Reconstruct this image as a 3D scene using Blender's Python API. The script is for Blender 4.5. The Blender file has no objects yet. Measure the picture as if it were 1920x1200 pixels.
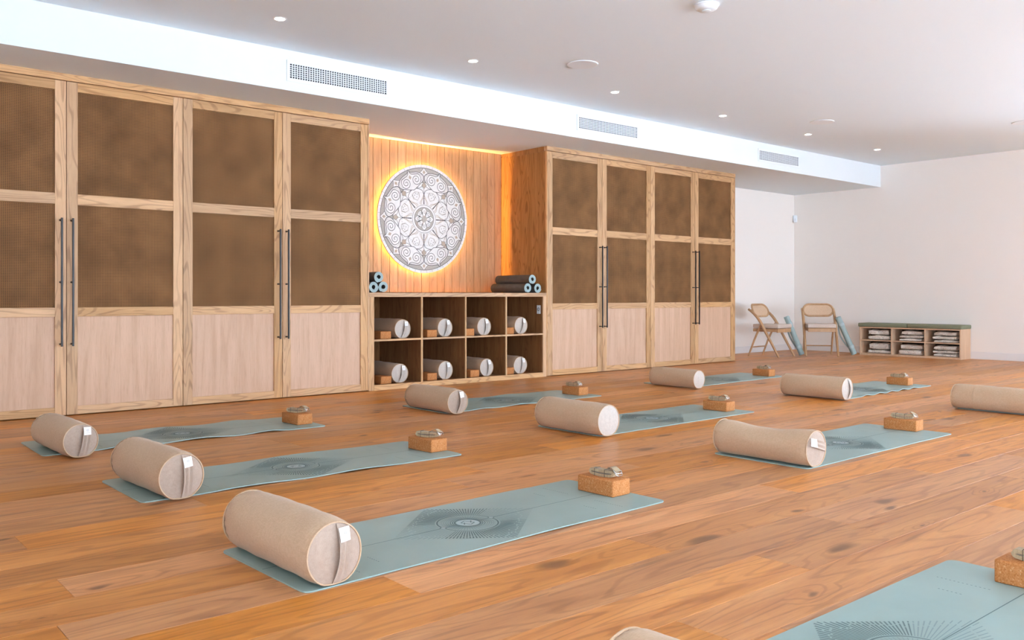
import bpy, bmesh, math, random
from mathutils import Vector, Matrix

random.seed(7)
PI = math.pi
SC = bpy.context.scene
COL = SC.collection

# ------------------------------------------------------------------ camera
cam_d = bpy.data.cameras.new('camera')
cam_d.sensor_fit = 'HORIZONTAL'
cam_d.sensor_width = 36.0
cam_d.lens = 1643.2 / 1920.0 * 36.0
cam_d.shift_y = -46.96 / 1920.0
cam_d.clip_start = 0.05
cam = bpy.data.objects.new('camera', cam_d)
COL.objects.link(cam)
cam.location = (0, 0, 0.95)
cam.rotation_euler = (PI / 2, 0, 0.86546 - PI / 2)
SC.camera = cam

# ------------------------------------------------------------------ view and world
SC.view_settings.view_transform = 'Standard'
SC.view_settings.look = 'None'
SC.view_settings.gamma = 1.0
SC.view_settings.use_curve_mapping = False
SC.view_settings.exposure = 1.32
SC.cycles.use_denoising = True
SC.cycles.max_bounces = 10
SC.cycles.diffuse_bounces = 6
SC.cycles.glossy_bounces = 4
SC.cycles.transparent_max_bounces = 8
SC.cycles.sample_clamp_indirect = 6.0
SC.cycles.blur_glossy = 0.5

SKY = (0.79, 0.94, 1.14)
SKY_STRENGTH = 4.7
W = bpy.data.worlds.new('overcast_sky')
SC.world = W
W.use_nodes = True
W.node_tree.nodes['Background'].inputs[0].default_value = (*SKY, 1)
W.node_tree.nodes['Background'].inputs[1].default_value = SKY_STRENGTH

sun_d = bpy.data.lights.new('sun', 'SUN')
sun_d.energy = 8.0
sun_d.color = (1.0, 0.98, 0.96)
sun_d.angle = math.radians(1.0)
sun = bpy.data.objects.new('sun', sun_d)
COL.objects.link(sun)
sun.rotation_euler = (math.radians(13), math.radians(8), 0)     # high sun, lighting the terrace outside the windows

# room dimensions (metres)
XL, XR = -2.2, 13.652
YF, YB = -4.6, 8.444
ZC = 3.026                 # ceiling
D = 7.501                  # front plane of the joinery
ZS = 2.685                 # underside of the bulkhead
YS = 6.889                 # face of the bulkhead
RX0, RX1, RYB = 4.534, 6.917, 8.327   # recess

WIN_FRONT = [(-1.4, 2.0), (2.2, 5.6), (5.8, 9.2), (9.4, 12.8)]    # openings in the wall behind the camera
WIN_RIGHT = [(-3.8, -0.4), (-0.2, 3.2)]                             # openings in the far side wall
WIN_LEFT_FILL = [(-2.6, -0.2)]                              # unseen opening in the near side wall, added as fill light
WZ0, WZ1 = 0.06, 2.50

def portal(name, loc, rot, sx, sy):
    l = bpy.data.lights.new(name, 'AREA')
    l.shape = 'RECTANGLE'; l.size = sx; l.size_y = sy
    l.cycles.is_portal = True
    o = bpy.data.objects.new(name, l)
    COL.objects.link(o)
    o.location = loc; o.rotation_euler = rot
for a, b in WIN_FRONT:
    portal('daylight_portal', ((a + b) / 2, YF + 0.02, (WZ0 + WZ1) / 2), (PI / 2, 0, 0), b - a, WZ1 - WZ0)
for a, b in WIN_RIGHT:
    portal('daylight_portal', (XR - 0.02, (a + b) / 2, (WZ0 + WZ1) / 2), (PI / 2, 0, PI / 2), b - a, WZ1 - WZ0)

for a, b in WIN_LEFT_FILL:
    portal('daylight_portal', (XL + 0.02, (a + b) / 2, (WZ0 + WZ1) / 2), (PI / 2, 0, -PI / 2), b - a, WZ1 - WZ0)

# ------------------------------------------------------------------ materials
def nmat(name):
    m = bpy.data.materials.new(name)
    m.use_nodes = True
    nt = m.node_tree
    return m, nt, nt.nodes['Principled BSDF']

def N(nt, kind, **kw):
    n = nt.nodes.new(kind)
    for k, v in kw.items():
        if k in n.inputs.keys():
            n.inputs[k].default_value = v
        else:
            setattr(n, k, v)
    return n

def L(nt, a, b):
    nt.links.new(a, b)

def math_node(nt, op, a, b=None, c=None):
    n = nt.nodes.new('ShaderNodeMath'); n.operation = op
    for i, v in enumerate((a, b, c)):
        if v is None: continue
        if isinstance(v, (int, float)): n.inputs[i].default_value = v
        else: L(nt, v, n.inputs[i])
    return n.outputs[0]

def mixc(nt, fac, a, b, mode='MIX'):
    n = nt.nodes.new('ShaderNodeMix'); n.data_type = 'RGBA'; n.blend_type = mode
    if isinstance(fac, (int, float)): n.inputs[0].default_value = fac
    else: L(nt, fac, n.inputs[0])
    for i, v in ((6, a), (7, b)):
        if isinstance(v, tuple): n.inputs[i].default_value = (*v, 1)
        else: L(nt, v, n.inputs[i])
    return n.outputs[2]

def ramp(nt, fac, stops):
    n = nt.nodes.new('ShaderNodeValToRGB')
    e = n.color_ramp.elements
    e[0].position, e[0].color = stops[0][0], (*stops[0][1], 1)
    e[1].position, e[1].color = stops[-1][0], (*stops[-1][1], 1)
    for p, c in stops[1:-1]:
        x = e.new(p); x.color = (*c, 1)
    L(nt, fac, n.inputs[0])
    return n.outputs[0]

def g3(v): return (v, v, v)

def plain(name, col, rough=0.5, metal=0.0, spec=0.5, noise=0.0, nscale=30.0, bump=0.0):
    m, nt, b = nmat(name)
    b.inputs['Roughness'].default_value = rough
    b.inputs['Metallic'].default_value = metal
    b.inputs['Specular IOR Level'].default_value = spec
    if noise or bump:
        tc = N(nt, 'ShaderNodeTexCoord')
        nz = N(nt, 'ShaderNodeTexNoise', Scale=nscale, Detail=4.0)
        L(nt, tc.outputs['Object'], nz.inputs['Vector'])
        lo = tuple(max(0, c * (1 - noise)) for c in col); hi = tuple(min(1, c * (1 + noise)) for c in col)
        L(nt, ramp(nt, nz.outputs['Fac'], [(0.3, lo), (0.7, hi)]), b.inputs['Base Color'])
        if bump:
            bp = N(nt, 'ShaderNodeBump', Strength=bump, Distance=0.002)
            L(nt, nz.outputs['Fac'], bp.inputs['Height']); L(nt, bp.outputs[0], b.inputs['Normal'])
    else:
        b.inputs['Base Color'].default_value = (*col, 1)
    return m

def emis(name, col, strength):
    m, nt, b = nmat(name)
    b.inputs['Base Color'].default_value = (*col, 1)
    b.inputs['Emission Color'].default_value = (*col, 1)
    b.inputs['Emission Strength'].default_value = strength
    return m

def wood(name, axis, light, dark, line, rough=0.5, across=6.0, along=0.7, rings=16.0, ring_amt=0.58, knots=0.0,
         var=0.12, spec=0.35, pore=0.25):
    """Oak: growth ring contours of a stretched noise field, fine pores, and optional knots."""
    m, nt, b = nmat(name)
    tc = N(nt, 'ShaderNodeTexCoord'); oi = N(nt, 'ShaderNodeObjectInfo')
    off = nt.nodes.new('ShaderNodeCombineXYZ')
    for i, k in enumerate((37.0, 53.0, 71.0)):
        L(nt, math_node(nt, 'MULTIPLY', oi.outputs['Random'], k), off.inputs[i])
    add = N(nt, 'ShaderNodeVectorMath', operation='ADD')
    L(nt, tc.outputs['Object'], add.inputs[0]); L(nt, off.outputs[0], add.inputs[1])
    def stretched(a, c):
        mp = N(nt, 'ShaderNodeMapping')
        s = [c, c, c]; s[axis] = a
        mp.inputs['Scale'].default_value = s
        L(nt, add.outputs[0], mp.inputs['Vector'])
        return mp.outputs[0]
    v1 = stretched(along, across)
    n1 = N(nt, 'ShaderNodeTexNoise', Scale=1.0, Detail=2.0, Roughness=0.45, Distortion=0.3)
    L(nt, v1, n1.inputs['Vector'])
    field = n1.outputs['Fac']
    if knots:
        vk = stretched(1.15, 3.1)
        nk = N(nt, 'ShaderNodeTexNoise', Scale=2.2, Detail=2.0)
        L(nt, vk, nk.inputs['Vector'])
        wv = N(nt, 'ShaderNodeVectorMath', operation='MULTIPLY_ADD')
        L(nt, nk.outputs['Color'], wv.inputs[0]); wv.inputs[1].default_value = g3(0.35); L(nt, vk, wv.inputs[2])
        vo = N(nt, 'ShaderNodeTexVoronoi', voronoi_dimensions='2D', Scale=1.0, Randomness=1.0)
        L(nt, wv.outputs[0], vo.inputs['Vector'])
        # only some cells carry a knot, of differing size
        sep = N(nt, 'ShaderNodeSeparateColor'); L(nt, vo.outputs['Color'], sep.inputs[0])
        size = math_node(nt, 'MULTIPLY', math_node(nt, 'MAXIMUM', math_node(nt, 'SUBTRACT', sep.outputs[0], 0.42), 0.0), 0.24)
        kd = math_node(nt, 'DIVIDE', vo.outputs['Distance'], math_node(nt, 'ADD', size, 0.004))
        kmask = ramp(nt, kd, [(0.0, g3(1)), (0.45, g3(0.85)), (1.0, g3(0))])
        kring = ramp(nt, math_node(nt, 'MULTIPLY', kd, 0.25), [(0.0, g3(1)), (1.0, g3(0))])
        field = math_node(nt, 'ADD', field, math_node(nt, 'MULTIPLY', kring, 0.18))
    s1 = math_node(nt, 'SINE', math_node(nt, 'MULTIPLY', field, rings * 2 * PI))
    rl = ramp(nt, math_node(nt, 'MULTIPLY_ADD', s1, 0.5, 0.5), [(0.70, g3(0)), (0.96, g3(1))])
    n3 = N(nt, 'ShaderNodeTexNoise', Scale=1.0, Detail=5.0, Roughness=0.6)
    L(nt, stretched(1.3, 16.0), n3.inputs['Vector'])
    n4 = N(nt, 'ShaderNodeTexNoise', Scale=1.0, Detail=3.0, Roughness=0.7)
    L(nt, stretched(9.0, 230.0), n4.inputs['Vector'])
    base = ramp(nt, n3.outputs['Fac'], [(0.32, dark), (0.66, light)])
    ringf = math_node(nt, 'MULTIPLY', rl, math_node(nt, 'MULTIPLY', ramp(nt, n3.outputs['Fac'], [(0.3, g3(1)), (0.75, g3(0.25))]), ring_amt))
    c = mixc(nt, ringf, base, line)
    pf = math_node(nt, 'MULTIPLY', ramp(nt, n4.outputs['Fac'], [(0.52, g3(0)), (0.72, g3(1))]), pore)
    c = mixc(nt, pf, c, line)
    if knots:
        c = mixc(nt, math_node(nt, 'MULTIPLY', kmask, knots), c, (0.045, 0.022, 0.010))
        c = mixc(nt, math_node(nt, 'MULTIPLY', kring, 0.30 * knots), c, dark)
        n5 = N(nt, 'ShaderNodeTexNoise', Scale=1.0, Detail=2.0, Roughness=0.5)
        L(nt, stretched(1.6, 26.0), n5.inputs['Vector'])
        c = mixc(nt, math_node(nt, 'MULTIPLY', ramp(nt, n5.outputs['Fac'], [(0.64, g3(0)), (0.76, g3(1))]), 0.5), c, (0.16, 0.065, 0.024))
    hv = N(nt, 'ShaderNodeHueSaturation')
    L(nt, math_node(nt, 'MULTIPLY_ADD', oi.outputs['Random'], var * 2, 1 - var), hv.inputs['Value'])
    r2 = math_node(nt, 'FRACT', math_node(nt, 'MULTIPLY', oi.outputs['Random'], 17.3))
    L(nt, math_node(nt, 'MULTIPLY_ADD', r2, var * 1.2, 1 - var * 0.6), hv.inputs['Saturation'])
    L(nt, c, hv.inputs['Color'])
    L(nt, hv.outputs[0], b.inputs['Base Color'])
    L(nt, math_node(nt, 'MULTIPLY_ADD', n3.outputs['Fac'], 0.16, rough - 0.08), b.inputs['Roughness'])
    b.inputs['Specular IOR Level'].default_value = spec
    bp = N(nt, 'ShaderNodeBump', Strength=0.12, Distance=0.001)
    L(nt, math_node(nt, 'SUBTRACT', 1.0, math_node(nt, 'MULTIPLY', rl, 0.5)), bp.inputs['Height'])
    L(nt, bp.outputs[0], b.inputs['Normal'])
    return m

OAK_L, OAK_D, OAK_N = (0.64, 0.395, 0.200), (0.54, 0.315, 0.145), (0.23, 0.105, 0.038)
M = {}
M['oak_v'] = wood('oak_vertical_grain', 2, OAK_L, OAK_D, OAK_N)
M['oak_h'] = wood('oak_horizontal_grain', 0, OAK_L, OAK_D, OAK_N)
M['oak_veneer'] = wood('oak_veneer', 2, (0.64, 0.425, 0.290), (0.565, 0.362, 0.232), OAK_N, ring_amt=0.13, along=0.35, across=7.0, rings=6, var=0.04)
M['oak_y'] = wood('oak_depth_grain', 1, OAK_L, OAK_D, OAK_N)
M['oak_plank'] = wood('oak_wall_plank', 2, (0.60, 0.36, 0.19), (0.46, 0.26, 0.125), OAK_N, ring_amt=0.35, across=9.0, var=0.10)
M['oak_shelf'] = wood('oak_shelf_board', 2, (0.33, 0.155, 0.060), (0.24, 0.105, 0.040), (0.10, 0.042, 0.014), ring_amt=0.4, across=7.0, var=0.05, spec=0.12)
M['floor'] = wood('oak_floor', 0, (0.71, 0.325, 0.105), (0.53, 0.208, 0.058), (0.25, 0.085, 0.021), rough=0.40,
                  across=5.5, along=0.6, rings=12.0, ring_amt=0.50, knots=0.9, var=0.16, spec=0.45, pore=0.32)
M['oak_side_shaded'] = wood('oak_shaded_side', 2, (0.46, 0.235, 0.085), (0.35, 0.165, 0.055), (0.13, 0.05, 0.015), ring_amt=0.6, across=7.0, var=0.02, spec=0.15)  # darker copy of the oak, with the recess shade put into its colour
M['ply'] = wood('pale_plywood', 2, (0.72, 0.50, 0.33), (0.63, 0.42, 0.27), (0.45, 0.27, 0.15), ring_amt=0.2, var=0.02, rough=0.55)
M['beech'] = wood('beech_chair', 2, (0.56, 0.35, 0.19), (0.46, 0.27, 0.135), (0.30, 0.16, 0.075), ring_amt=0.15, across=9, var=0.03, rough=0.45)
M['wall'] = plain('wall_paint', (0.90, 0.855, 0.80), 0.75, spec=0.2)
M['ceil'] = plain('ceiling_paint', (0.80, 0.895, 0.945), 0.85, spec=0.1)
M['bulkhead'] = plain('bulkhead_paint', (0.78, 0.845, 0.87), 0.85, spec=0.1)
M['white'] = plain('white_enamel', (0.80, 0.86, 0.89), 0.45)
M['white_trim'] = plain('white_trim_paint', (0.82, 0.80, 0.785), 0.5)
M['speaker'] = plain('speaker_cloth', (0.70, 0.785, 0.83), 0.7)
M['dark'] = plain('dark_void', (0.02, 0.018, 0.016), 0.8)
M['duct_shade'] = plain('duct_shadow', (0.03, 0.03, 0.03), 0.8)
M['black_metal'] = plain('black_metal', (0.025, 0.024, 0.024), 0.35, metal=0.6)
M['chrome'] = plain('chrome', (0.75, 0.75, 0.76), 0.2, metal=1.0)
M['cane_back'] = plain('cane_backing', (0.05, 0.022, 0.008), 0.8)
M['cane'] = plain('cane_strand', (0.245, 0.123, 0.050), 0.7, spec=0.12, noise=0.25, nscale=3.5)
M['cane_light'] = plain('cane_webbing_pale', (0.66, 0.47, 0.31), 0.6, noise=0.18, nscale=160.0, bump=0.4)
M['subfloor'] = plain('floor_joint', (0.10, 0.045, 0.02), 0.8)
M['terrace'] = plain('terrace_paving', (0.72, 0.79, 0.87), 0.9, noise=0.05, nscale=3)
M['aluminium'] = plain('window_aluminium', (0.05, 0.05, 0.05), 0.45, metal=0.3)
M['led'] = emis('led_strip', (1.0, 0.55, 0.15), 290.0)
M['down'] = emis('downlight_lens', (1.0, 0.95, 0.86), 9.0)
M['cushion'] = plain('green_cushion', (0.215, 0.225, 0.145), 0.85, noise=0.2, nscale=120)
M['seat'] = plain('chair_cushion', (0.62, 0.52, 0.44), 0.85, noise=0.1, nscale=150)
M['print'] = plain('mat_print', (0.105, 0.170, 0.170), 0.6)
M['print_soft'] = plain('mat_print_soft', (0.215, 0.305, 0.305), 0.6)
M['print_pale'] = plain('mat_print_pale', (0.42, 0.52, 0.52), 0.6)
M['tag'] = plain('label_cotton', (0.86, 0.85, 0.83), 0.8)
M['ink'] = plain('label_ink', (0.30, 0.29, 0.28), 0.8)
M['tie'] = plain('elastic_tie', (0.06, 0.042, 0.026), 0.8)
M['m_white'] = plain('mandala_white', (0.84, 0.82, 0.78), 0.6, noise=0.05, nscale=25)
M['m_taupe'] = plain('mandala_taupe', (0.50, 0.46, 0.40), 0.7, noise=0.12, nscale=90)
M['m_tan'] = plain('mandala_tan', (0.52, 0.42, 0.32), 0.7, noise=0.12, nscale=90)
M['m_line'] = plain('mandala_line', (0.13, 0.12, 0.115), 0.7)
M['m_soft'] = plain('mandala_soft_line', (0.45, 0.42, 0.38), 0.7)
M['blanket'] = None

def cork():
    m, nt, b = nmat('cork')
    tc = N(nt, 'ShaderNodeTexCoord')
    vo = N(nt, 'ShaderNodeTexVoronoi', Scale=240.0); L(nt, tc.outputs['Object'], vo.inputs['Vector'])
    nz = N(nt, 'ShaderNodeTexNoise', Scale=90.0, Detail=3.0); L(nt, tc.outputs['Object'], nz.inputs['Vector'])
    sep = N(nt, 'ShaderNodeSeparateColor'); L(nt, vo.outputs['Color'], sep.inputs[0])
    c = ramp(nt, sep.outputs[0], [(0.0, (0.41, 0.145, 0.036)), (0.5, (0.51, 0.205, 0.064)), (0.95, (0.54, 0.235, 0.085)), (1.0, (0.62, 0.35, 0.17))])
    c = mixc(nt, ramp(nt, nz.outputs['Fac'], [(0.55, g3(0)), (0.8, g3(0.5))]), c, (0.30, 0.115, 0.035))
    L(nt, c, b.inputs['Base Color'])
    b.inputs['Roughness'].default_value = 0.75
    b.inputs['Specular IOR Level'].default_value = 0.25
    return m
M['cork'] = cork()

def fabric(name, col, col2, sc=420.0, bump=0.25):
    """woven linen: two crossed thread waves plus slub noise"""
    m, nt, b = nmat(name)
    tc = N(nt, 'ShaderNodeTexCoord')
    nz = N(nt, 'ShaderNodeTexNoise', Scale=1.0, Detail=3.0)
    mp = N(nt, 'ShaderNodeMapping'); mp.inputs['Scale'].default_value = (300, 60, 300)
    L(nt, tc.outputs['Object'], mp.inputs['Vector']); L(nt, mp.outputs[0], nz.inputs['Vector'])
    nz2 = N(nt, 'ShaderNodeTexNoise', Scale=1.0, Detail=3.0)
    mp2 = N(nt, 'ShaderNodeMapping'); mp2.inputs['Scale'].default_value = (60, 320, 60)
    L(nt, tc.outputs['Object'], mp2.inputs['Vector']); L(nt, mp2.outputs[0], nz2.inputs['Vector'])
    f = math_node(nt, 'MULTIPLY_ADD', nz.outputs['Fac'], 0.5, math_node(nt, 'MULTIPLY', nz2.outputs['Fac'], 0.5))
    L(nt, ramp(nt, f, [(0.36, col2), (0.62, col)]), b.inputs['Base Color'])
    bp = N(nt, 'ShaderNodeBump', Strength=bump, Distance=0.0012)
    L(nt, f, bp.inputs['Height']); L(nt, bp.outputs[0], b.inputs['Normal'])
    b.inputs['Roughness'].default_value = 0.9
    b.inputs['Specular IOR Level'].default_value = 0.15
    b.inputs['Sheen Weight'].default_value = 0.15
    return m
M['linen'] = fabric('beige_linen', (0.585, 0.42, 0.28), (0.505, 0.355, 0.225))
M['linen_cap'] = fabric('beige_linen_cap', (0.455, 0.36, 0.29), (0.40, 0.31, 0.245))
M['linen_grey'] = fabric('grey_linen', (0.58, 0.52, 0.46), (0.50, 0.445, 0.39))
M['webbing'] = fabric('cotton_webbing', (0.50, 0.385, 0.235), (0.34, 0.25, 0.145))

def rubber():
    m, nt, b = nmat('sage_rubber')
    tc = N(nt, 'ShaderNodeTexCoord')
    nz = N(nt, 'ShaderNodeTexNoise', Scale=2.2, Detail=5.0); L(nt, tc.outputs['Object'], nz.inputs['Vector'])
    L(nt, ramp(nt, nz.outputs['Fac'], [(0.3, (0.248, 0.365, 0.345)), (0.7, (0.304, 0.430, 0.405))]), b.inputs['Base Color'])
    b.inputs['Roughness'].default_value = 0.5
    b.inputs['Specular IOR Level'].default_value = 0.5
    return m
M['mat'] = rubber(); M['mat'].node_tree.nodes['Principled BSDF'].inputs['Roughness'].default_value = 0.40; M['mat'].node_tree.nodes['Principled BSDF'].inputs['Specular IOR Level'].default_value = 0.6
M['mat_back'] = plain('mat_underside', (0.085, 0.075, 0.065), 0.75, noise=0.15, nscale=20)
M['mat_roll'] = plain('sage_rubber_roll', (0.33, 0.445, 0.44), 0.6)

def blanket_mat():
    m, nt, b = nmat('patterned_blanket')
    tc = N(nt, 'ShaderNodeTexCoord'); oi = N(nt, 'ShaderNodeObjectInfo')
    ad = N(nt, 'ShaderNodeVectorMath', operation='ADD')
    L(nt, tc.outputs['Object'], ad.inputs[0])
    cx = nt.nodes.new('ShaderNodeCombineXYZ'); L(nt, math_node(nt, 'MULTIPLY', oi.outputs['Random'], 9.0), cx.inputs[0]); L(nt, cx.outputs[0], ad.inputs[1])
    vo = N(nt, 'ShaderNodeTexVoronoi', Scale=48.0); L(nt, ad.outputs[0], vo.inputs['Vector'])
    nz = N(nt, 'ShaderNodeTexNoise', Scale=26.0, Detail=3.0); L(nt, ad.outputs[0], nz.inputs['Vector'])
    c = ramp(nt, vo.outputs['Distance'], [(0.12, (0.17, 0.14, 0.11)), (0.30, (0.72, 0.65, 0.57)), (1.0, (0.80, 0.74, 0.66))])
    c = mixc(nt, ramp(nt, nz.outputs['Fac'], [(0.44, g3(0)), (0.55, g3(1))]), (0.80, 0.74, 0.67), c)
    L(nt, c, b.inputs['Base Color'])
    b.inputs['Roughness'].default_value = 0.95
    bp = N(nt, 'ShaderNodeBump', Strength=0.5, Distance=0.004)
    L(nt, nz.outputs['Fac'], bp.inputs['Height']); L(nt, bp.outputs[0], b.inputs['Normal'])
    return m
M['blanket'] = blanket_mat()

def glass():
    m = bpy.data.materials.new('window_glass'); m.use_nodes = True
    nt = m.node_tree; nt.nodes.clear()
    out = nt.nodes.new('ShaderNodeOutputMaterial')
    tr = nt.nodes.new('ShaderNodeBsdfTransparent'); gl = nt.nodes.new('ShaderNodeBsdfGlossy'); gl.inputs['Roughness'].default_value = 0.0
    fr = nt.nodes.new('ShaderNodeFresnel'); fr.inputs[0].default_value = 1.3
    mx = nt.nodes.new('ShaderNodeMixShader')
    L(nt, fr.outputs[0], mx.inputs[0]); L(nt, tr.outputs[0], mx.inputs[1]); L(nt, gl.outputs[0], mx.inputs[2]); L(nt, mx.outputs[0], out.inputs[0])
    return m
M['glass'] = glass()

# ------------------------------------------------------------------ mesh helpers
class MB:
    def __init__(s): s.v = []; s.f = []
    def add(s, vs, fs):
        o = len(s.v); s.v += [tuple(p) for p in vs]; s.f += [tuple(i + o for i in f) for f in fs]; return s
    def box(s, x0, x1, y0, y1, z0, z1, c=0.0):
        if c <= 0:
            return s.add([(x0, y0, z0), (x1, y0, z0), (x1, y1, z0), (x0, y1, z0), (x0, y0, z1), (x1, y0, z1), (x1, y1, z1), (x0, y1, z1)],
                         [(0, 3, 2, 1), (4, 5, 6, 7), (0, 1, 5, 4), (1, 2, 6, 5), (2, 3, 7, 6), (3, 0, 4, 7)])
        bm = bmesh.new()
        bmesh.ops.create_cube(bm, size=1.0)
        for v in bm.verts:
            v.co = Vector(((x0 + x1) / 2 + v.co.x * (x1 - x0), (y0 + y1) / 2 + v.co.y * (y1 - y0), (z0 + z1) / 2 + v.co.z * (z1 - z0)))
        seg = 1 if c < 0.004 else 3
        bmesh.ops.bevel(bm, geom=bm.edges[:], offset=c, segments=seg, profile=0.5, affect='EDGES')
        bm.verts.index_update()
        s.add([v.co[:] for v in bm.verts], [[v.index for v in f.verts] for f in bm.faces])
        bm.free(); return s
    def grid(s, fn, nu, nv, cu=False, cv=False):
        vs = [fn(i / (nu if cu else nu - 1), j / (nv if cv else nv - 1)) for i in range(nu) for j in range(nv)]
        fs = []
        for i in range(nu if cu else nu - 1):
            for j in range(nv if cv else nv - 1):
                a, b = i, (i + 1) % nu; c, d = j, (j + 1) % nv
                fs.append((a * nv + c, b * nv + c, b * nv + d, a * nv + d))
        return s.add(vs, fs)
    def tube(s, path, r, n=8, closed=False, caps=True):
        P = [Vector(p) for p in path]; m = len(P)
        rr = r if isinstance(r, (list, tuple)) else [r] * m
        rings = []; up = None
        for i, p in enumerate(P):
            t = (P[(i + 1) % m] - P[i - 1]) if closed or 0 < i < m - 1 else (P[1] - P[0] if i == 0 else P[-1] - P[-2])
            t.normalize()
            if up is None:
                up = Vector((0, 0, 1)) if abs(t.z) < 0.9 else Vector((1, 0, 0))
            up = (up - t * up.dot(t)).normalized(); w = t.cross(up)
            rings.append([p + (up * math.cos(2 * PI * k / n) + w * math.sin(2 * PI * k / n)) * rr[i] for k in range(n)])
        fs = []
        for i in range(m if closed else m - 1):
            for k in range(n):
                a, b = i, (i + 1) % m
                fs.append((a * n + k, a * n + (k + 1) % n, b * n + (k + 1) % n, b * n + k))
        if not closed and caps:
            fs.append(tuple(range(n - 1, -1, -1))); fs.append(tuple((m - 1) * n + k for k in range(n)))
        return s.add([q for ring in rings for q in ring], fs)
    def lathe(s, prof, n=32, c=(0, 0, 0)):
        vs = []; fs = []; m = len(prof)
        for r, z in prof:
            for k in range(n):
                vs.append((c[0] + r * math.cos(2 * PI * k / n), c[1] + r * math.sin(2 * PI * k / n), c[2] + z))
        for i in range(m - 1):
            for k in range(n):
                fs.append((i * n + k, i * n + (k + 1) % n, (i + 1) * n + (k + 1) % n, (i + 1) * n + k))
        fs.append(tuple(range(n - 1, -1, -1))); fs.append(tuple((m - 1) * n + k for k in range(n)))
        return s.add(vs, fs)
    def prism(s, poly, lo, hi, mp):
        """poly of 2d points extruded from lo to hi; mp(u, v, w) gives the 3d point"""
        n = len(poly)
        vs = [mp(u, v, lo) for u, v in poly] + [mp(u, v, hi) for u, v in poly]
        fs = [tuple(range(n - 1, -1, -1)), tuple(range(n, 2 * n))] + [(i, (i + 1) % n, n + (i + 1) % n, n + i) for i in range(n)]
        return s.add(vs, fs)
    def build(s, name, mat, parent=None, smooth=None, loc=None):
        me = bpy.data.meshes.new(name)
        me.from_pydata(s.v, [], s.f)
        bm = bmesh.new(); bm.from_mesh(me); bmesh.ops.recalc_face_normals(bm, faces=bm.faces[:]); bm.to_mesh(me); bm.free()
        if smooth is not None:
            me.polygons.foreach_set('use_smooth', [True] * len(me.polygons))
            me.set_sharp_from_angle(angle=math.radians(smooth))
        me.materials.append(M[mat])
        o = bpy.data.objects.new(name, me); COL.objects.link(o)
        if parent is not None: o.parent = parent
        if loc is not None: o.location = loc
        return o

def thing(name, label, cat, loc=(0, 0, 0), rz=0.0, group=None):
    o = bpy.data.objects.new(name, None); COL.objects.link(o)
    o.empty_display_size = 0.1
    o.location = loc; o.rotation_euler = (0, 0, rz)
    o['label'] = label; o['category'] = cat
    if group: o['group'] = group
    return o
def tag(o, label, cat, group=None):
    o['label'] = label; o['category'] = cat
    if group: o['group'] = group
    return o
def struct(o):
    o['kind'] = 'structure'; return o
def copy_tree(o, parent=None):
    c = o.copy(); COL.objects.link(c); c.parent = parent
    for ch in list(o.children): copy_tree(ch, c)
    return c
R = math.radians

# ------------------------------------------------------------------ the room shell
floor = struct(MB().box(XL, XR, YF, YB, -0.10, -0.0165).build('floor', 'subfloor'))

def in_view(x, y, z=0.0, m=60):
    th = 0.86546
    d = x * math.cos(th) + y * math.sin(th); r = x * math.sin(th) - y * math.cos(th)
    if d < 0.3: return False
    px = 960 + 1643.2 * r / d; py = 553.04 - 1643.2 * (z - 0.95) / d
    return -m < px < 1920 + m and -m < py < 1200 + m
PW = 0.2257
rows = []
k0 = int(math.floor((YF - 1.41) / PW))
known = {1: 2.748, 4: 1.588, 7: 0.740, 10: 0.745, 0: 2.02, 2: 3.42, 3: 0.35}
rest = MB()
rr = random.Random(5)
k = k0
while 1.41 + k * PW < YB:
    y0 = max(1.41 + k * PW, YF); y1 = min(1.41 + (k + 1) * PW, YB)
    LEN = 2.2
    start = known.get(k, rr.uniform(0, LEN)) % LEN
    xs = [XL]
    x = XL + ((start - XL) % LEN)
    while x < XR:
        if x - xs[-1] > 0.25: xs.append(x)
        x += LEN
    xs.append(XR)
    for a, b in zip(xs[:-1], xs[1:]):
        g = 0.0006
        vis = any(in_view(a + (b - a) * t, yy) for t in (0, .15, .3, .45, .6, .75, .9, 1) for yy in (y0, y1))
        hid = y0 > D + 0.02 and b < 10.6
        if vis and not hid:
            cx, cy = (a + b) / 2, (y0 + y1) / 2
            MB().box(a + g - cx, b - g - cx, y0 + g - cy, y1 - g - cy, -0.016, 0.0, 0.0009).build('plank', 'floor', floor, loc=(cx, cy, 0))
        else:
            rest.box(a + g, b - g, y0 + g, y1 - g, -0.016, 0.0)
    k += 1
rest.build('planking', 'floor', floor)['kind'] = 'stuff'

struct(MB().box(XL, XR, YF, YB, ZC, ZC + 0.12).build('ceiling', 'ceil'))
struct(MB().box(XL, XR, YS, YB, ZS, ZC).build('ceiling_bulkhead', 'bulkhead'))
struct(MB().box(XL - 0.15, XR + 0.15, YB, YB + 0.15, -0.1, ZC + 0.12).build('wall_back', 'wall'))
def wall_with_holes(name, holes, u0, u1, mp):
    m = MB(); cuts = [u0]
    for a, b in holes: cuts += [a, b]
    cuts.append(u1)
    for i in range(0, len(cuts), 2): mp(m, cuts[i], cuts[i + 1], -0.1, ZC + 0.12)
    for a, b in holes:
        mp(m, a, b, -0.1, WZ0); mp(m, a, b, WZ1, ZC + 0.12)
    return struct(m.build(name, 'wall'))
wall_with_holes('wall_front', WIN_FRONT, XL - 0.15, XR + 0.15, lambda m, a, b, z0, z1: m.box(a, b, YF - 0.18, YF, z0, z1))
wall_with_holes('wall_right', WIN_RIGHT, YF, YB, lambda m, a, b, z0, z1: m.box(XR, XR + 0.18, a, b, z0, z1))
wall_with_holes('wall_left', WIN_LEFT_FILL, YF, YB, lambda m, a, b, z0, z1: m.box(XL - 0.18, XL, a, b, z0, z1))
nwin = 0
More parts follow.
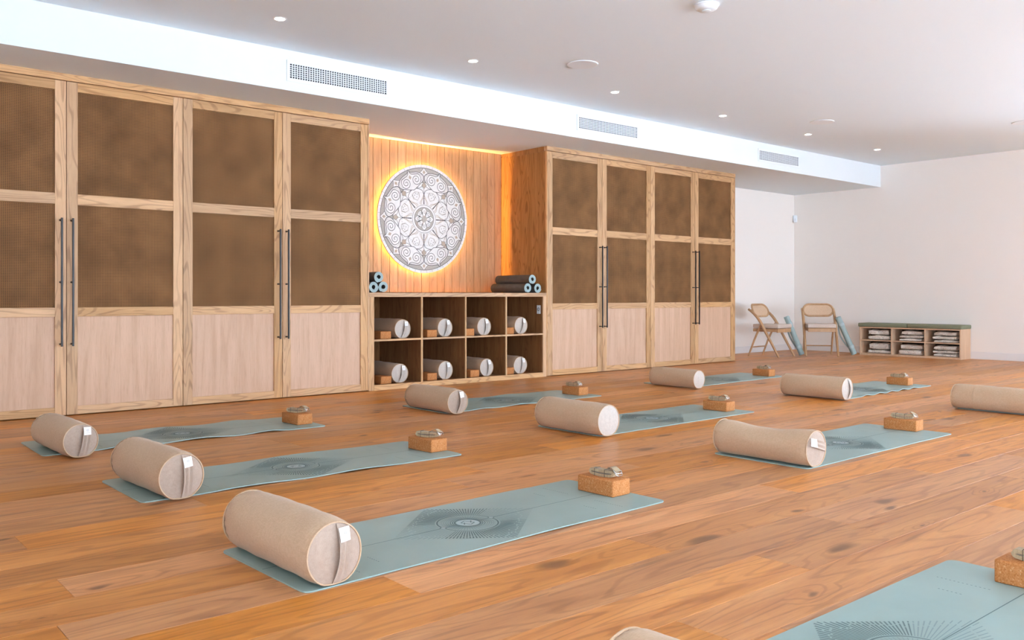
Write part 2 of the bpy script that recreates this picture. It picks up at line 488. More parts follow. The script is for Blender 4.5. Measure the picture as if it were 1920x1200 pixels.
for a, b in WIN_FRONT:
    nwin += 1
    f = MB(); y0, y1 = YF - 0.12, YF - 0.06
    for x in (a, (a + b) / 2 - 0.03, b - 0.06): f.box(x, x + 0.06, y0, y1, WZ0, WZ1)
    f.box(a, b, y0, y1, WZ0, WZ0 + 0.06); f.box(a, b, y0, y1, WZ1 - 0.06, WZ1)
    w = struct(f.build('window_%d' % nwin, 'aluminium'))
    mid = (a + b) / 2
    for p, q in ((a + 0.06, mid - 0.03), (mid + 0.03, b - 0.06)):
        MB().box(p, q, y0 + 0.027, y0 + 0.033, WZ0 + 0.06, WZ1 - 0.06).build('pane', 'glass', w)
for a, b, x0 in [(a, b, XR + 0.06) for a, b in WIN_RIGHT] + [(a, b, XL - 0.12) for a, b in WIN_LEFT_FILL]:  # the left window is unseen, added for fill light
    nwin += 1
    f = MB(); x1 = x0 + 0.06
    for y in (a, (a + b) / 2 - 0.03, b - 0.06): f.box(x0, x1, y, y + 0.06, WZ0, WZ1)
    f.box(x0, x1, a, b, WZ0, WZ0 + 0.06); f.box(x0, x1, a, b, WZ1 - 0.06, WZ1)
    w = struct(f.build('window_%d' % nwin, 'aluminium'))
    mid = (a + b) / 2
    for p, q in ((a + 0.06, mid - 0.03), (mid + 0.03, b - 0.06)):
        MB().box(x0 + 0.027, x0 + 0.033, p, q, WZ0 + 0.06, WZ1 - 0.06).build('pane', 'glass', w)
struct(MB().box(-40, 60, -50, 60, -0.35, -0.15).build('ground_terrace', 'terrace'))
# baseboards
struct(MB().box(10.595, XR - 0.012, YB - 0.014, YB, 0, 0.11, 0.003).build('baseboard_back', 'white_trim'))
struct(MB().box(XR - 0.012, XR, 4.24, YB, 0, 0.11, 0.003).build('baseboard_right', 'white_trim'))

# ------------------------------------------------------------------ joinery: cabinets
def cane_mesh(x0, x1, z0, z1, pitch=0.0125, w=0.0068):
    m = MB(); nx = round((x1 - x0) / pitch); nz = round((z1 - z0) / pitch)
    px = (x1 - x0) / nx; pz = (z1 - z0) / nz
    for i in range(nx):
        c = x0 + (i + 0.5) * px
        m.box(c - w / 2, c + w / 2, 0.0150, 0.0175, z0, z1)
    for j in range(nz):
        c = z0 + (j + 0.5) * pz
        m.box(x0, x1, 0.0130, 0.0155, c - w / 2, c + w / 2)
    # raised crossings of the weave
    q = w * 0.36
    for i in range(nx):
        for j in range(nz):
            c, e = x0 + (i + 0.5) * px, z0 + (j + 0.5) * pz
            m.add([(c - q, 0.0124, e - q), (c + q, 0.0124, e - q), (c + q, 0.0124, e + q), (c - q, 0.0124, e + q)], [(0, 1, 2, 3)])
    return m

ZR = [0.008, 0.073, 0.780, 0.851, 1.660, 1.745, 2.553, 2.627]   # rail edges
def make_door(cab, x0, x1, handle_side):
    """door in cabinet coordinates (front face at y = 0); its frame is the door object itself"""
    sw = 0.080; g = 0.0022
    a, b = x0 + g, x1 - g
    door = MB().box(a + 0.002, b - 0.002, 0.021, 0.024, ZR[0], ZR[-1]).build('door', 'cane_back', cab)
    for p, q in ((a, a + sw), (b - sw, b)):
        MB().box(p, q, 0, 0.022, ZR[0], ZR[-1], 0.0015).build('stile', 'oak_v', door)
    for z0, z1 in ((ZR[0], ZR[1]), (ZR[2], ZR[3]), (ZR[4], ZR[5]), (ZR[6], ZR[7])):
        MB().box(a + sw, b - sw, 0.0004, 0.022, z0, z1, 0.0012).build('rail', 'oak_h', door)
    MB().box(a + sw, b - sw, 0.013, 0.0205, ZR[1], ZR[2]).build('lower_panel', 'oak_veneer', door)
    for z0, z1 in ((ZR[3], ZR[4]), (ZR[5], ZR[6])):
        o = cane_mesh(a + sw, b - sw, z0, z1).build('cane_panel', 'cane', door)
        o['kind'] = 'stuff'
        o['label'] = 'open weave dark cane webbing'
    hx = (b - 0.042) if handle_side > 0 else (a + 0.034)
    h = MB().box(hx - 0.007, hx + 0.007, -0.058, -0.044, 0.549, 1.551, 0.0015)
    for z in (0.565, 1.05, 1.535):
        h.tube([(hx, -0.046, z), (hx, -0.012, z), (hx, 0.0, z)], [0.005, 0.005, 0.0085], 10)
    o = h.build('handle', 'black_metal', door, smooth=40); o['label'] = 'long black bar handle'
    return door

def make_cabinet(x0, x1, label, seam, ends):
    cab = thing('cabinet', label, 'cabinet', (x0, D, 0), 0, 'oak and cane cabinets along the joinery wall')
    w = x1 - x0
    dep = YB - D - 0.004
    t = 0.018
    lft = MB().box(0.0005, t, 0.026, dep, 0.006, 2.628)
    lft.build('side_panel', 'oak_side_shaded' if ends[0] else 'oak_veneer', cab)  # the panel facing the recess gets the oak with shade in its colour
    MB().box(w - t, w - 0.0005, 0.026, dep, 0.006, 2.628).build('side_panel', 'oak_veneer', cab)
    MB().box(t, w - t, dep - 0.01, dep, 0.006, 2.628).build('back_panel', 'dark', cab)
    MB().box(t, w - t, 0.026, dep - 0.01, 2.61, 2.628).build('top_panel', 'oak_veneer', cab)
    MB().box(t, w - t, 0.026, dep - 0.01, 0.006, 0.03).build('bottom_panel', 'oak_veneer', cab)
    e0 = 0.012 if ends[0] else 0.0; e1 = 0.012 if ends[1] else 0.0
    if e0: MB().box(0, 0.0115, 0.0, 0.026, 0.006, 2.628).build('end_strip', 'oak_v', cab)
    if e1: MB().box(w - 0.0115, w, 0.0, 0.026, 0.006, 2.628).build('end_strip', 'oak_v', cab)
    s = seam - x0
    make_door(cab, e0, s, 1)
    make_door(cab, s, w - e1, -1)
    return cab
make_cabinet(0.885, 2.706, 'tall oak cabinet with cane doors, the one farthest from the rattan chairs', 1.796, (0, 0))
make_cabinet(2.706, RX0, 'tall oak cabinet with cane doors beside the cubby shelf, farther from the chairs', 3.617, (0, 1))
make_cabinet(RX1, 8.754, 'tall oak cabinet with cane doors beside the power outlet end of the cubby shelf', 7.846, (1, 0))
make_cabinet(8.754, 10.592, 'tall oak cabinet with cane doors at the end beside the white wall and rattan chairs', 9.668, (0, 1))
struct(MB().box(0.885, RX0, D - 0.006, D + 0.05, 2.632, ZS, 0.0015).build('trim_1', 'oak_h'))
struct(MB().box(RX1, 10.592, D - 0.006, D + 0.05, 2.632, ZS, 0.0015).build('trim_2', 'oak_h'))
struct(MB().box(0.885, RX0, D + 0.05, YB - 0.004, 2.629, ZS).build('trim_3', 'oak_veneer'))
struct(MB().box(RX1, 10.592, D + 0.05, YB - 0.004, 2.629, ZS).build('trim_4', 'oak_side_shaded'))  # carries the same painted shade as the side panel below

# recess wall of vertical oak planks
rec = struct(MB().box(RX0, RX1, RYB + 0.014, YB, 0, ZS).build('wall_recess', 'dark'))
x = 5.083 - 0.1077 * 6
while x < RX1 - 0.003:
    a, b = max(x, RX0) + 0.0018, min(x + 0.1077, RX1) - 0.0018
    if b - a > 0.01:
        MB().box(a, b, RYB, RYB + 0.0145, 0.98, ZS, 0.0018).build('plank', 'oak_plank', rec)
    x += 0.1077

# ------------------------------------------------------------------ cubby shelf
sh = thing('cubby_shelf', 'low oak cubby shelf of eight open compartments set between the tall cabinets', 'shelf', (RX0, D, 0))
SW = RX1 - RX0; SD = RYB - D - 0.004
SX = [0.0, 0.060, 0.623, 0.645, 1.194, 1.213, 1.763, 1.783, 2.328, SW]      # edges of uprights, local x
for a, b in ((0.002, SX[1]), (SX[8], SW - 0.002)):
    MB().box(a, b, 0.002, 0.022, 0.0, 0.93, 0.001).build('side_stile', 'oak_v', sh)
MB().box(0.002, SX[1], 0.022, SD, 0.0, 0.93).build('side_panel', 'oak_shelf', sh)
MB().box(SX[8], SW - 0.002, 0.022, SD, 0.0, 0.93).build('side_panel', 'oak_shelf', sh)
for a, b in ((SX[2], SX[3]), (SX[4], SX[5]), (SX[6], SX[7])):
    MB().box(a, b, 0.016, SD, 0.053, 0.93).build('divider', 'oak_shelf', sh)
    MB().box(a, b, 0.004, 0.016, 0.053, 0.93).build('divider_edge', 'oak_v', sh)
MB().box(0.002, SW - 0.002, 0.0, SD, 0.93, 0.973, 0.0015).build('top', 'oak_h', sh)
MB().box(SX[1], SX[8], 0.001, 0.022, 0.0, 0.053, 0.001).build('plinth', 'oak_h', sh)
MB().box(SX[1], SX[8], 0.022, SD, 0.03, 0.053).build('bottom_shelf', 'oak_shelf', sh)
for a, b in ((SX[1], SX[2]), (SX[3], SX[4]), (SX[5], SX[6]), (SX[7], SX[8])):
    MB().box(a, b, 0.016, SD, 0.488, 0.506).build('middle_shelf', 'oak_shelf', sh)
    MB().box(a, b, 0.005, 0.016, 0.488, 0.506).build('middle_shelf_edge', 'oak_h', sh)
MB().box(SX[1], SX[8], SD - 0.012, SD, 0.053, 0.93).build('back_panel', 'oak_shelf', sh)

# power outlet on the inside of the last compartment
po = thing('power_outlet', 'small chrome power outlet plate inside the end compartment of the cubby shelf', 'outlet', (RX0 + SX[8], D + 0.075, 0.78))
MB().box(-0.007, 0, -0.030, 0.030, -0.050, 0.050, 0.002).build('plate', 'white', po)
MB().tube([(-0.0075, 0.016 * math.cos(t), 0.016 * math.sin(t) + 0.004) for t in [2 * PI * i / 20 for i in range(20)]], 0.003, 6, closed=True).build('socket_ring', 'dark', po, smooth=40)
MB().box(-0.010, -0.007, -0.022, -0.006, -0.040, -0.026, 0.001).build('switch', 'white', po)
MB().box(-0.010, -0.007, 0.006, 0.022, -0.040, -0.026, 0.001).build('switch', 'white', po)

# ------------------------------------------------------------------ mandala with its light
MC = (5.726, 1.817); MR = 0.618
man = thing('wall_mandala', 'round carved white mandala panel glowing at its rim on the oak recess wall', 'wall art', (MC[0], RYB, MC[1]))
def pol(a):
    ca, sa = math.cos(a), math.sin(a)
    return lambda r, t: ((r * ca - t * sa), (r * sa + t * ca))
FR = -0.046     # front face of the base disc
def mp3(h0):
    return lambda u, v, w: (u * MR, FR - w, v * MR)
def circ(r, n=96): return [(r * math.cos(2 * PI * i / n), r * math.sin(2 * PI * i / n)) for i in range(n)]
def ribbon(m, pts, w, lo, hi, closed=False):
    """flat strip along a 2d polyline (units of the radius)"""
    n = len(pts); lft = []; rgt = []
    for i, (u, v) in enumerate(pts):
        a = pts[(i - 1) % n] if (closed or i > 0) else pts[i]; b = pts[(i + 1) % n] if (closed or i < n - 1) else pts[i]
        dx, dy = b[0] - a[0], b[1] - a[1]; l = math.hypot(dx, dy) or 1
        nx, ny = -dy / l * w / 2, dx / l * w / 2
        lft.append((u + nx, v + ny)); rgt.append((u - nx, v - ny))
    mp = mp3(0)
    vs = [mp(u, v, hi) for u, v in lft] + [mp(u, v, hi) for u, v in rgt]
    fs = [(i, (i + 1) % n, n + (i + 1) % n, n + i) for i in range(n if closed else n - 1)]
    m.add(vs, fs)
def smoothpts(p, n=6, closed=False):
    out = []; k = len(p)
    for i in range(k if closed else k - 1):
        p0 = p[i - 1] if (closed or i > 0) else p[i]; p1 = p[i]; p2 = p[(i + 1) % k]
        p3 = p[(i + 2) % k] if (closed or i + 2 < k) else p2
        for j in range(n):
            t = j / n
            out.append(tuple(0.5 * (2 * p1[c] + (p2[c] - p0[c]) * t + (2 * p0[c] - 5 * p1[c] + 4 * p2[c] - p3[c]) * t * t + (3 * p1[c] - p0[c] - 3 * p2[c] + p3[c]) * t ** 3) for c in (0, 1)))
    if not closed: out.append(p[-1])
    return out
MB().prism(circ(1.0), -0.014, 0.0, mp3(0)).build('base_disc', 'm_taupe', man, smooth=30)
m = MB(); mp = mp3(0)
n = 96
o_, i_ = circ(1.0), circ(0.945)
vs = [mp(*p, 0.0) for p in o_] + [mp(*p, 0.003) for p in o_] + [mp(*p, 0.003) for p in i_] + [mp(*p, 0.0) for p in i_]
m.add(vs, [(r * n + i, r * n + (i + 1) % n, (r + 1) * n + (i + 1) % n, (r + 1) * n + i) for r in range(3) for i in range(n)])
m.build('rim', 'm_white', man, smooth=30)
lines = MB(); soft = MB(); tan = MB()
for i in range(48):
    f = pol(2 * PI * (i + 0.5) / 48); ribbon(soft, [f(0.95, 0), f(0.998, 0)], 0.006, 0, 0.0036)
ribbon(lines, circ(0.943), 0.010, 0, 0.0036, True)
half = [(0.95, 0.0), (0.90, 0.03), (0.878, 0.09), (0.855, 0.17), (0.815, 0.24), (0.755, 0.292), (0.69, 0.275), (0.648, 0.225), (0.62, 0.155), (0.59, 0.08), (0.565, 0.0)]
for kk in range(8):
    f = pol(R(22.5 + 45 * kk))
    hs = smoothpts(half, 5)
    outl = hs + [(r, -t) for r, t in reversed(hs[1:-1])]
    MB().prism([f(r, t) for r, t in outl], 0.0, 0.004, mp).build('heart_petal', 'm_white', man)
    ribbon(lines, [f(r, t) for r, t in outl], 0.011, 0, 0.0046, True)
    for sg in (1, -1):
        ins = [(0.93, 0.004), (0.885, 0.035), (0.855, 0.10), (0.825, 0.18), (0.785, 0.235), (0.735, 0.255), (0.69, 0.235), (0.655, 0.18)]
        ribbon(soft, [f(r, sg * t) for r, t in smoothpts(ins, 5)], 0.007, 0, 0.0047)
        c0 = (0.728, 0.118); sp = []
        lead = [(0.92, 0.010), (0.875, 0.024), (0.845, 0.06)]
        for q in range(34):
            ph = R(40) + q * 0.40
            rad = 0.112 * (1 - q / 36.0)
            sp.append((c0[0] + rad * math.cos(ph), c0[1] + rad * math.sin(ph)))
        ribbon(lines, [f(r, sg * t) for r, t in lead + sp], 0.0105, 0, 0.0048)
    MB().prism([f(*p) for p in ((0.845, 0), (0.80, 0.030), (0.765, 0), (0.80, -0.030))], 0.004, 0.0052, mp).build('diamond', 'm_tan', man)
    # inner broad petals between the axes
    pent = [(0.36, 0.0), (0.415, 0.075), (0.50, 0.085), (0.535, 0.0), (0.50, -0.085), (0.415, -0.075)]
    MB().prism([f(*p) for p in pent], 0.002, 0.0045, mp).build('pentagon_petal', 'm_taupe', man)
    pent2 = [(r * 1.0 + (0.012 if r < 0.4 else -0.012 if r > 0.52 else 0), t * 0.76) for r, t in pent]
    MB().prism([f(*p) for p in pent2], 0.0045, 0.0055, mp).build('pentagon_inlay', 'm_white', man)
    for r_, t_ in ((0.43, 0), (0.47, 0.03), (0.47, -0.03), (0.505, 0)):
        lines.prism([f(r_ + 0.008 * math.cos(q), t_ + 0.008 * math.sin(q)) for q in [PI / 3 * j for j in range(6)]], 0.0055, 0.006, mp)
    big = smoothpts([(0.26, 0.10), (0.36, 0.145), (0.47, 0.175), (0.545, 0.12), (0.59, 0.0), (0.545, -0.12), (0.47, -0.175), (0.36, -0.145), (0.26, -0.10)], 4)
    ribbon(lines, [f(*p) for p in big], 0.010, 0, 0.0032)
    lens = smoothpts([(0.60, 0.0), (0.635, 0.10), (0.655, 0.20), (0.60, 0.245), (0.565, 0.14), (0.60, 0.0), (0.565, -0.14), (0.60, -0.245), (0.655, -0.20), (0.635, -0.10), (0.60, 0.0)], 4)
    ribbon(lines, [f(*p) for p in lens], 0.008, 0, 0.0034)
    # small rim petals on the axes
    f = pol(R(45 * kk))
    pt = smoothpts([(0.95, 0), (0.895, 0.045), (0.855, 0.085), (0.815, 0.05), (0.78, 0.0)], 4)
    po_ = pt + [(r, -t) for r, t in reversed(pt[1:-1])]
    MB().prism([f(*p) for p in po_], 0.0, 0.0036, mp).build('rim_petal', 'm_white', man)
    ribbon(lines, [f(*p) for p in po_], 0.007, 0, 0.0042, True)
    MB().prism([f(*p) for p in ((0.905, 0), (0.865, 0.030), (0.825, 0), (0.865, -0.030))], 0.0036, 0.0046, mp).build('diamond', 'm_tan', man)
    MB().prism([f(*p) for p in ((0.685, 0), (0.622, 0.052), (0.56, 0), (0.622, -0.052))], 0.0, 0.0058, mp).build('diamond', 'm_tan', man)
    ribbon(lines, [f(*p) for p in ((0.685, 0), (0.622, 0.052), (0.56, 0), (0.622, -0.052))], 0.008, 0, 0.0062, True)
    ribbon(lines, [f(0.56, 0), f(0.27, 0)], 0.007, 0, 0.0035)
    for r_ in (0.335, 0.285):
        lines.prism([f(r_ + 0.013 * math.cos(q), 0.010 * math.sin(q)) for q in [PI / 4 * j for j in range(8)]], 0.003, 0.0045, mp)
    for wdt, tip in ((0.085, 0.45), (0.058, 0.40)):
        tp = smoothpts([(0.262, wdt), (0.31, wdt * 0.95), (0.37, wdt * 0.5), (tip, 0), (0.37, -wdt * 0.5), (0.31, -wdt * 0.95), (0.262, -wdt)], 4)
        ribbon(tan, [f(*p) for p in tp], 0.010, 0, 0.0033)
MB().prism(circ(0.665), 0.0, 0.0028, mp).build('inner_disc', 'm_white', man, smooth=30)
for i in range(80):
    f = pol(2 * PI * i / 80)
    lines.prism([f(0.488 + 0.0055 * math.cos(q), 0.0055 * math.sin(q)) for q in [PI / 3 * j for j in range(6)]], 0.0055, 0.0062, mp)
MB().prism(circ(0.258, 64), 0.0028, 0.006, mp).build('centre_ring', 'm_white', man, smooth=30)
MB().prism(circ(0.212, 64), 0.006, 0.0068, mp).build('centre_disc', 'm_taupe', man, smooth=30)
ribbon(lines, circ(0.258, 64), 0.006, 0, 0.0062, True); ribbon(lines, circ(0.214, 64), 0.008, 0, 0.0072, True)
for kk in range(8):
    f = pol(R(45 * kk))
    ln = 0.205 if kk % 2 == 0 else 0.175
    pp = smoothpts([(0.06, 0.02), (0.10, 0.052), (0.15, 0.055), (ln, 0.0), (0.15, -0.055), (0.10, -0.052), (0.06, -0.02)], 3)
    MB().prism([f(*p) for p in pp], 0.0068, 0.0085, mp).build('flower_petal', 'm_white', man)
    ribbon(lines, [f(*p) for p in pp], 0.005, 0, 0.009)
    ribbon(lines, [f(0.13 + 0.022 * math.cos(q), 0.022 * math.sin(q)) for q in [PI / 5 * j for j in range(10)]], 0.006, 0, 0.0092, True)
MB().prism(circ(0.052, 24), 0.0068, 0.0095, mp).build('flower_centre', 'm_taupe', man)
lines.build('carved_lines', 'm_line', man)['kind'] = 'stuff'
soft.build('fine_lines', 'm_soft', man)['kind'] = 'stuff'
tan.build('tan_outlines', 'm_tan', man)['kind'] = 'stuff'
MB().tube([(0.52 * math.cos(t), -0.008, 0.52 * math.sin(t)) for t in [2 * PI * i / 64 for i in range(64)]], 0.006, 6, closed=True).build('led_strip', 'led', man, smooth=60)
for q in range(4):
    a = R(45 + 90 * q); cx, cz = 0.25 * math.cos(a), 0.25 * math.sin(a)
    MB().tube([(cx, -0.032, cz), (cx, 0, cz)], 0.015, 12).build('standoff', 'dark', man)

# ------------------------------------------------------------------ rolled mats
def roll_mesh(length, r0=0.017, turns=4.2, th=0.0078, back=True):
    """spiral strip extruded along local y; returns (body, ends)"""
    n = int(turns * 22); inn = []; out = []
    for i in range(n + 1):
        a = i / 22 * 2 * PI; r = r0 + th * a / (2 * PI)
        inn.append((r * math.cos(a), r * math.sin(a))); out.append(((r + th * 0.9) * math.cos(a), (r + th * 0.9) * math.sin(a)))
    rmax = r0 + th * turns + th * 0.9
    body = MB()
    vs = [(x, -length / 2, z) for x, z in out] + [(x, length / 2, z) for x, z in out]
    body.add(vs, [(i, i + 1, n + 2 + i, n + 1 + i) for i in range(n)])
    vs = [(x, -length / 2, z) for x, z in inn] + [(x, length / 2, z) for x, z in inn]
    body.add(vs, [(i, i + 1, n + 2 + i, n + 1 + i) for i in range(n)])
    body.add([(inn[-1][0], -length / 2, inn[-1][1]), (out[-1][0], -length / 2, out[-1][1]), (out[-1][0], length / 2, out[-1][1]), (inn[-1][0], length / 2, inn[-1][1])], [(0, 1, 2, 3)])
    ends = []
    for y in (-length / 2, length / 2):
        vs = [(x, y, z) for x, z in inn] + [(x, y, z) for x, z in out]
        ends.append(MB()); ends[-1].add(vs, [(i, i + 1, n + 2 + i, n + 1 + i) for i in range(n)])
    return body, ends, rmax

def mat_roll(label, loc, rot, group, length=0.61, r0=0.017, turns=4.2, dark=True, th=0.0078, start=0.0):
    b, e, rm = roll_mesh(length, r0, turns, th)
    t = thing('rolled_mat', label, 'yoga mat', loc, 0, group)
    t.rotation_euler = rot
    for o in [b.build('mat_sheet', 'mat_back' if dark else 'mat_roll', t, smooth=50)] + [q.build('rolled_edge', 'mat_roll', t) for q in e]:
        o.rotation_euler = (0, start, 0)
    return t, rm
zt = 0.973; rm = 0.017 + 0.0078 * 5.1
ya = D + 0.012 + 0.305
g = 'rolled mats at the cabinet end of the cubby shelf'
mat_roll('rolled sage yoga mat, lower of the cubby-shelf stack farther from the outlet, touching the cabinet', (4.594, ya, zt + rm), (0, 0, 0), g, start=1.0)
mat_roll('rolled sage yoga mat, lower of its stack, with oval hole, on the mandala side', (4.594 + 2 * rm + 0.006, ya + 0.01, zt + rm), (0, 0, 0), g, r0=0.019, turns=4.0, start=2.2)
mat_roll('rolled sage yoga mat resting on two others beside the cabinet end', (4.594 + rm + 0.003, ya, zt + rm + 1.74 * rm), (0, 0, 0), g, start=2.9)
g = 'rolled mats at the dark end panel of the cubby shelf'
mat_roll('rolled sage yoga mat with dark underside, lower one farther from the oak side panel', (6.662, ya + 0.03, zt + rm), (0, 0, 0), g, start=3.3)
mat_roll('rolled sage yoga mat tucked against the oak side panel on the cubby shelf', (6.662 + 2 * rm + 0.012, ya, zt + rm), (0, 0, 0), g, start=1.4)
mat_roll('rolled sage yoga mat with dark underside lying on two rolls by the oak side panel', (6.662 + rm - 0.004, ya + 0.01, zt + rm + 1.74 * rm), (0, 0, 0), g, start=3.3)

# ------------------------------------------------------------------ bolsters
def make_bolster(label, loc, rz=0.0, r=0.107, length=0.62, roll=0.0, tagged=True, strap=True, sag=0.0, cloth='linen', capcloth='linen_cap', seed=0, group=None, seams=(), dent=0.0, gape=1.0):
    rnd = random.Random(seed)
    t = thing('bolster', label, 'bolster', loc, R(rz), group)
    hl = length / 2
    p1, p2, p3 = rnd.uniform(0, 6), rnd.uniform(0, 6), rnd.uniform(0, 6)
    def sec(rad, th_, y):
        x = rad * math.cos(th_); z = rad * math.sin(th_)
        if z < -0.85 * r: z = -0.85 * r + (z + 0.85 * r) * 0.4
        u = 1 - (y / hl) ** 2
        if z > 0: z -= sag * max(0, u) ** 1.5 * z / r
        x *= 1 + 0.03 * math.sin(y * 7 + p1)
        return (x, y, z + 0.91 * r)
    def body(u, v):
        s = u * 2 - 1
        y = hl * math.copysign(1 - (1 - abs(s)) ** 1.35, s)
        d = hl - abs(y)
        th_ = 2 * PI * v
        rad = r * (1 - 0.10 * math.exp(-d / 0.020)) 
        rad += 0.0026 * math.sin(th_ * 26 + p1 + 2 * math.sin(th_ * 3)) * math.exp(-d / 0.03)
        rad += 0.0022 * math.sin(th_ * 3 + p2 + y * 6) + 0.0012 * math.sin(y * 34 + p3 + 2 * math.cos(th_ * 2))
        return sec(rad, th_, y)
    MB().grid(body, 44, 72, cv=True).build('cover', cloth, t, smooth=60)
    rc = r * 0.90
    for sg in (-1, 1):
        def cap(u, v):
            th_ = 2 * PI * v
            x, y, z = sec(rc * u + 0.0002, th_, sg * hl * 0.999)
            b = 0.014 * (1 - u * u) + 0.0018 * math.sin(5 * x * 30 + p2) * (1 - u) + 0.0015 * math.sin(z * 90 + p1) * u * (1 - u)
            return (x, y + sg * b, z)
        MB().grid(cap, 12, 48, cv=True).build('end_cap', capcloth, t, smooth=60)
        ring = [sec(rc + 0.0035, 2 * PI * i / 48, sg * hl) for i in range(48)]
        MB().tube(ring, 0.0036, 6, closed=True).build('piping', cloth, t, smooth=60)
    for ys in seams:
        MB().tube([sec(r * 1.006, 2 * PI * i / 48, ys) for i in range(48)], 0.0022, 5, closed=True).build('seam', cloth, t, smooth=60)
    if strap:
        cr, sr = math.cos(roll), math.sin(roll)
        def onc(u, w, out):         # cap coordinates: u sideways, w up, before the roll
            a, b = u * cr - w * sr, u * sr + w * cr
            x, y, z = sec(math.hypot(a, b), math.atan2(b, a), -hl)
            q = min(1, math.hypot(a, b) / rc)
            return (x, y - 0.014 * (1 - q * q) - out, z)
        x0 = 0.004
        def ribbonf(i, j):
            w = rc * (0.97 - 1.94 * i)
            ww = 0.046
            lim = math.sqrt(max(0, rc * rc * 0.97 - w * w))
            skew = -0.022 * (i - 0.25) * gape
            uu = x0 + skew + ww * j
            uu = max(-lim, min(lim, uu))
            bow = math.sin(PI * i)
            return onc(uu, w, 0.0012 + 0.0015 + bow * (0.010 * (1 - j) ** 1.2 * gape + 0.007 + 0.0045 * math.cos(j * 4 * PI)))
        m = MB().grid(ribbonf, 18, 13)
        n0 = len(m.v)
        m.add([(x, y + 0.0016, z) for x, y, z in m.v], [tuple(reversed(f_)) for f_ in m.f])
        for i in range(17):
            a = i * 13; m.f.append((a, a + 13, n0 + a + 13, n0 + a))
            a = i * 13 + 12; m.f.append((a, a + 13, n0 + a + 13, n0 + a))
        m.build('carry_strap', capcloth, t, smooth=50)
        if tagged:
            lab = MB().grid(lambda i, j: onc(x0 + 0.004 + 0.043 * j, rc * 0.86 - 0.045 * i, 0.0135 + 0.008 * math.sin(PI * (0.07 + 0.235 * i)) * (1 - j) ** 1.2), 5, 5).build('label_tag', 'tag', t)
            lab['label'] = 'small white cloth label'
            lg = MB()
            cu, cw = x0 + 0.0255, rc * 0.86 - 0.018
            def lp(u, w):
                j = (u - x0 - 0.004) / 0.043; i = (rc * 0.86 - w) / 0.045
                return onc(u, w, 0.0142 + 0.008 * math.sin(PI * (0.07 + 0.235 * i)) * max(0, 1 - j) ** 1.2)
            lg.tube([lp(cu + 0.0062 * math.cos(q), cw + 0.0068 * math.sin(q)) for q in [R(115) + R(310) * i / 18 for i in range(19)]], 0.00055, 4)
            lg.tube([lp(cu - 0.0028, cw + 0.001), lp(cu - 0.0005, cw - 0.003), lp(cu + 0.0005, cw + 0.0055)], 0.00055, 4)
            for i in range(8):
                lg.tube([lp(x0 + 0.010 + 0.0038 * i, cw - 0.0155), lp(x0 + 0.0125 + 0.0038 * i, cw - 0.0155)], 0.0006, 4)
            lg.build('logo', 'ink', lab)
    return t

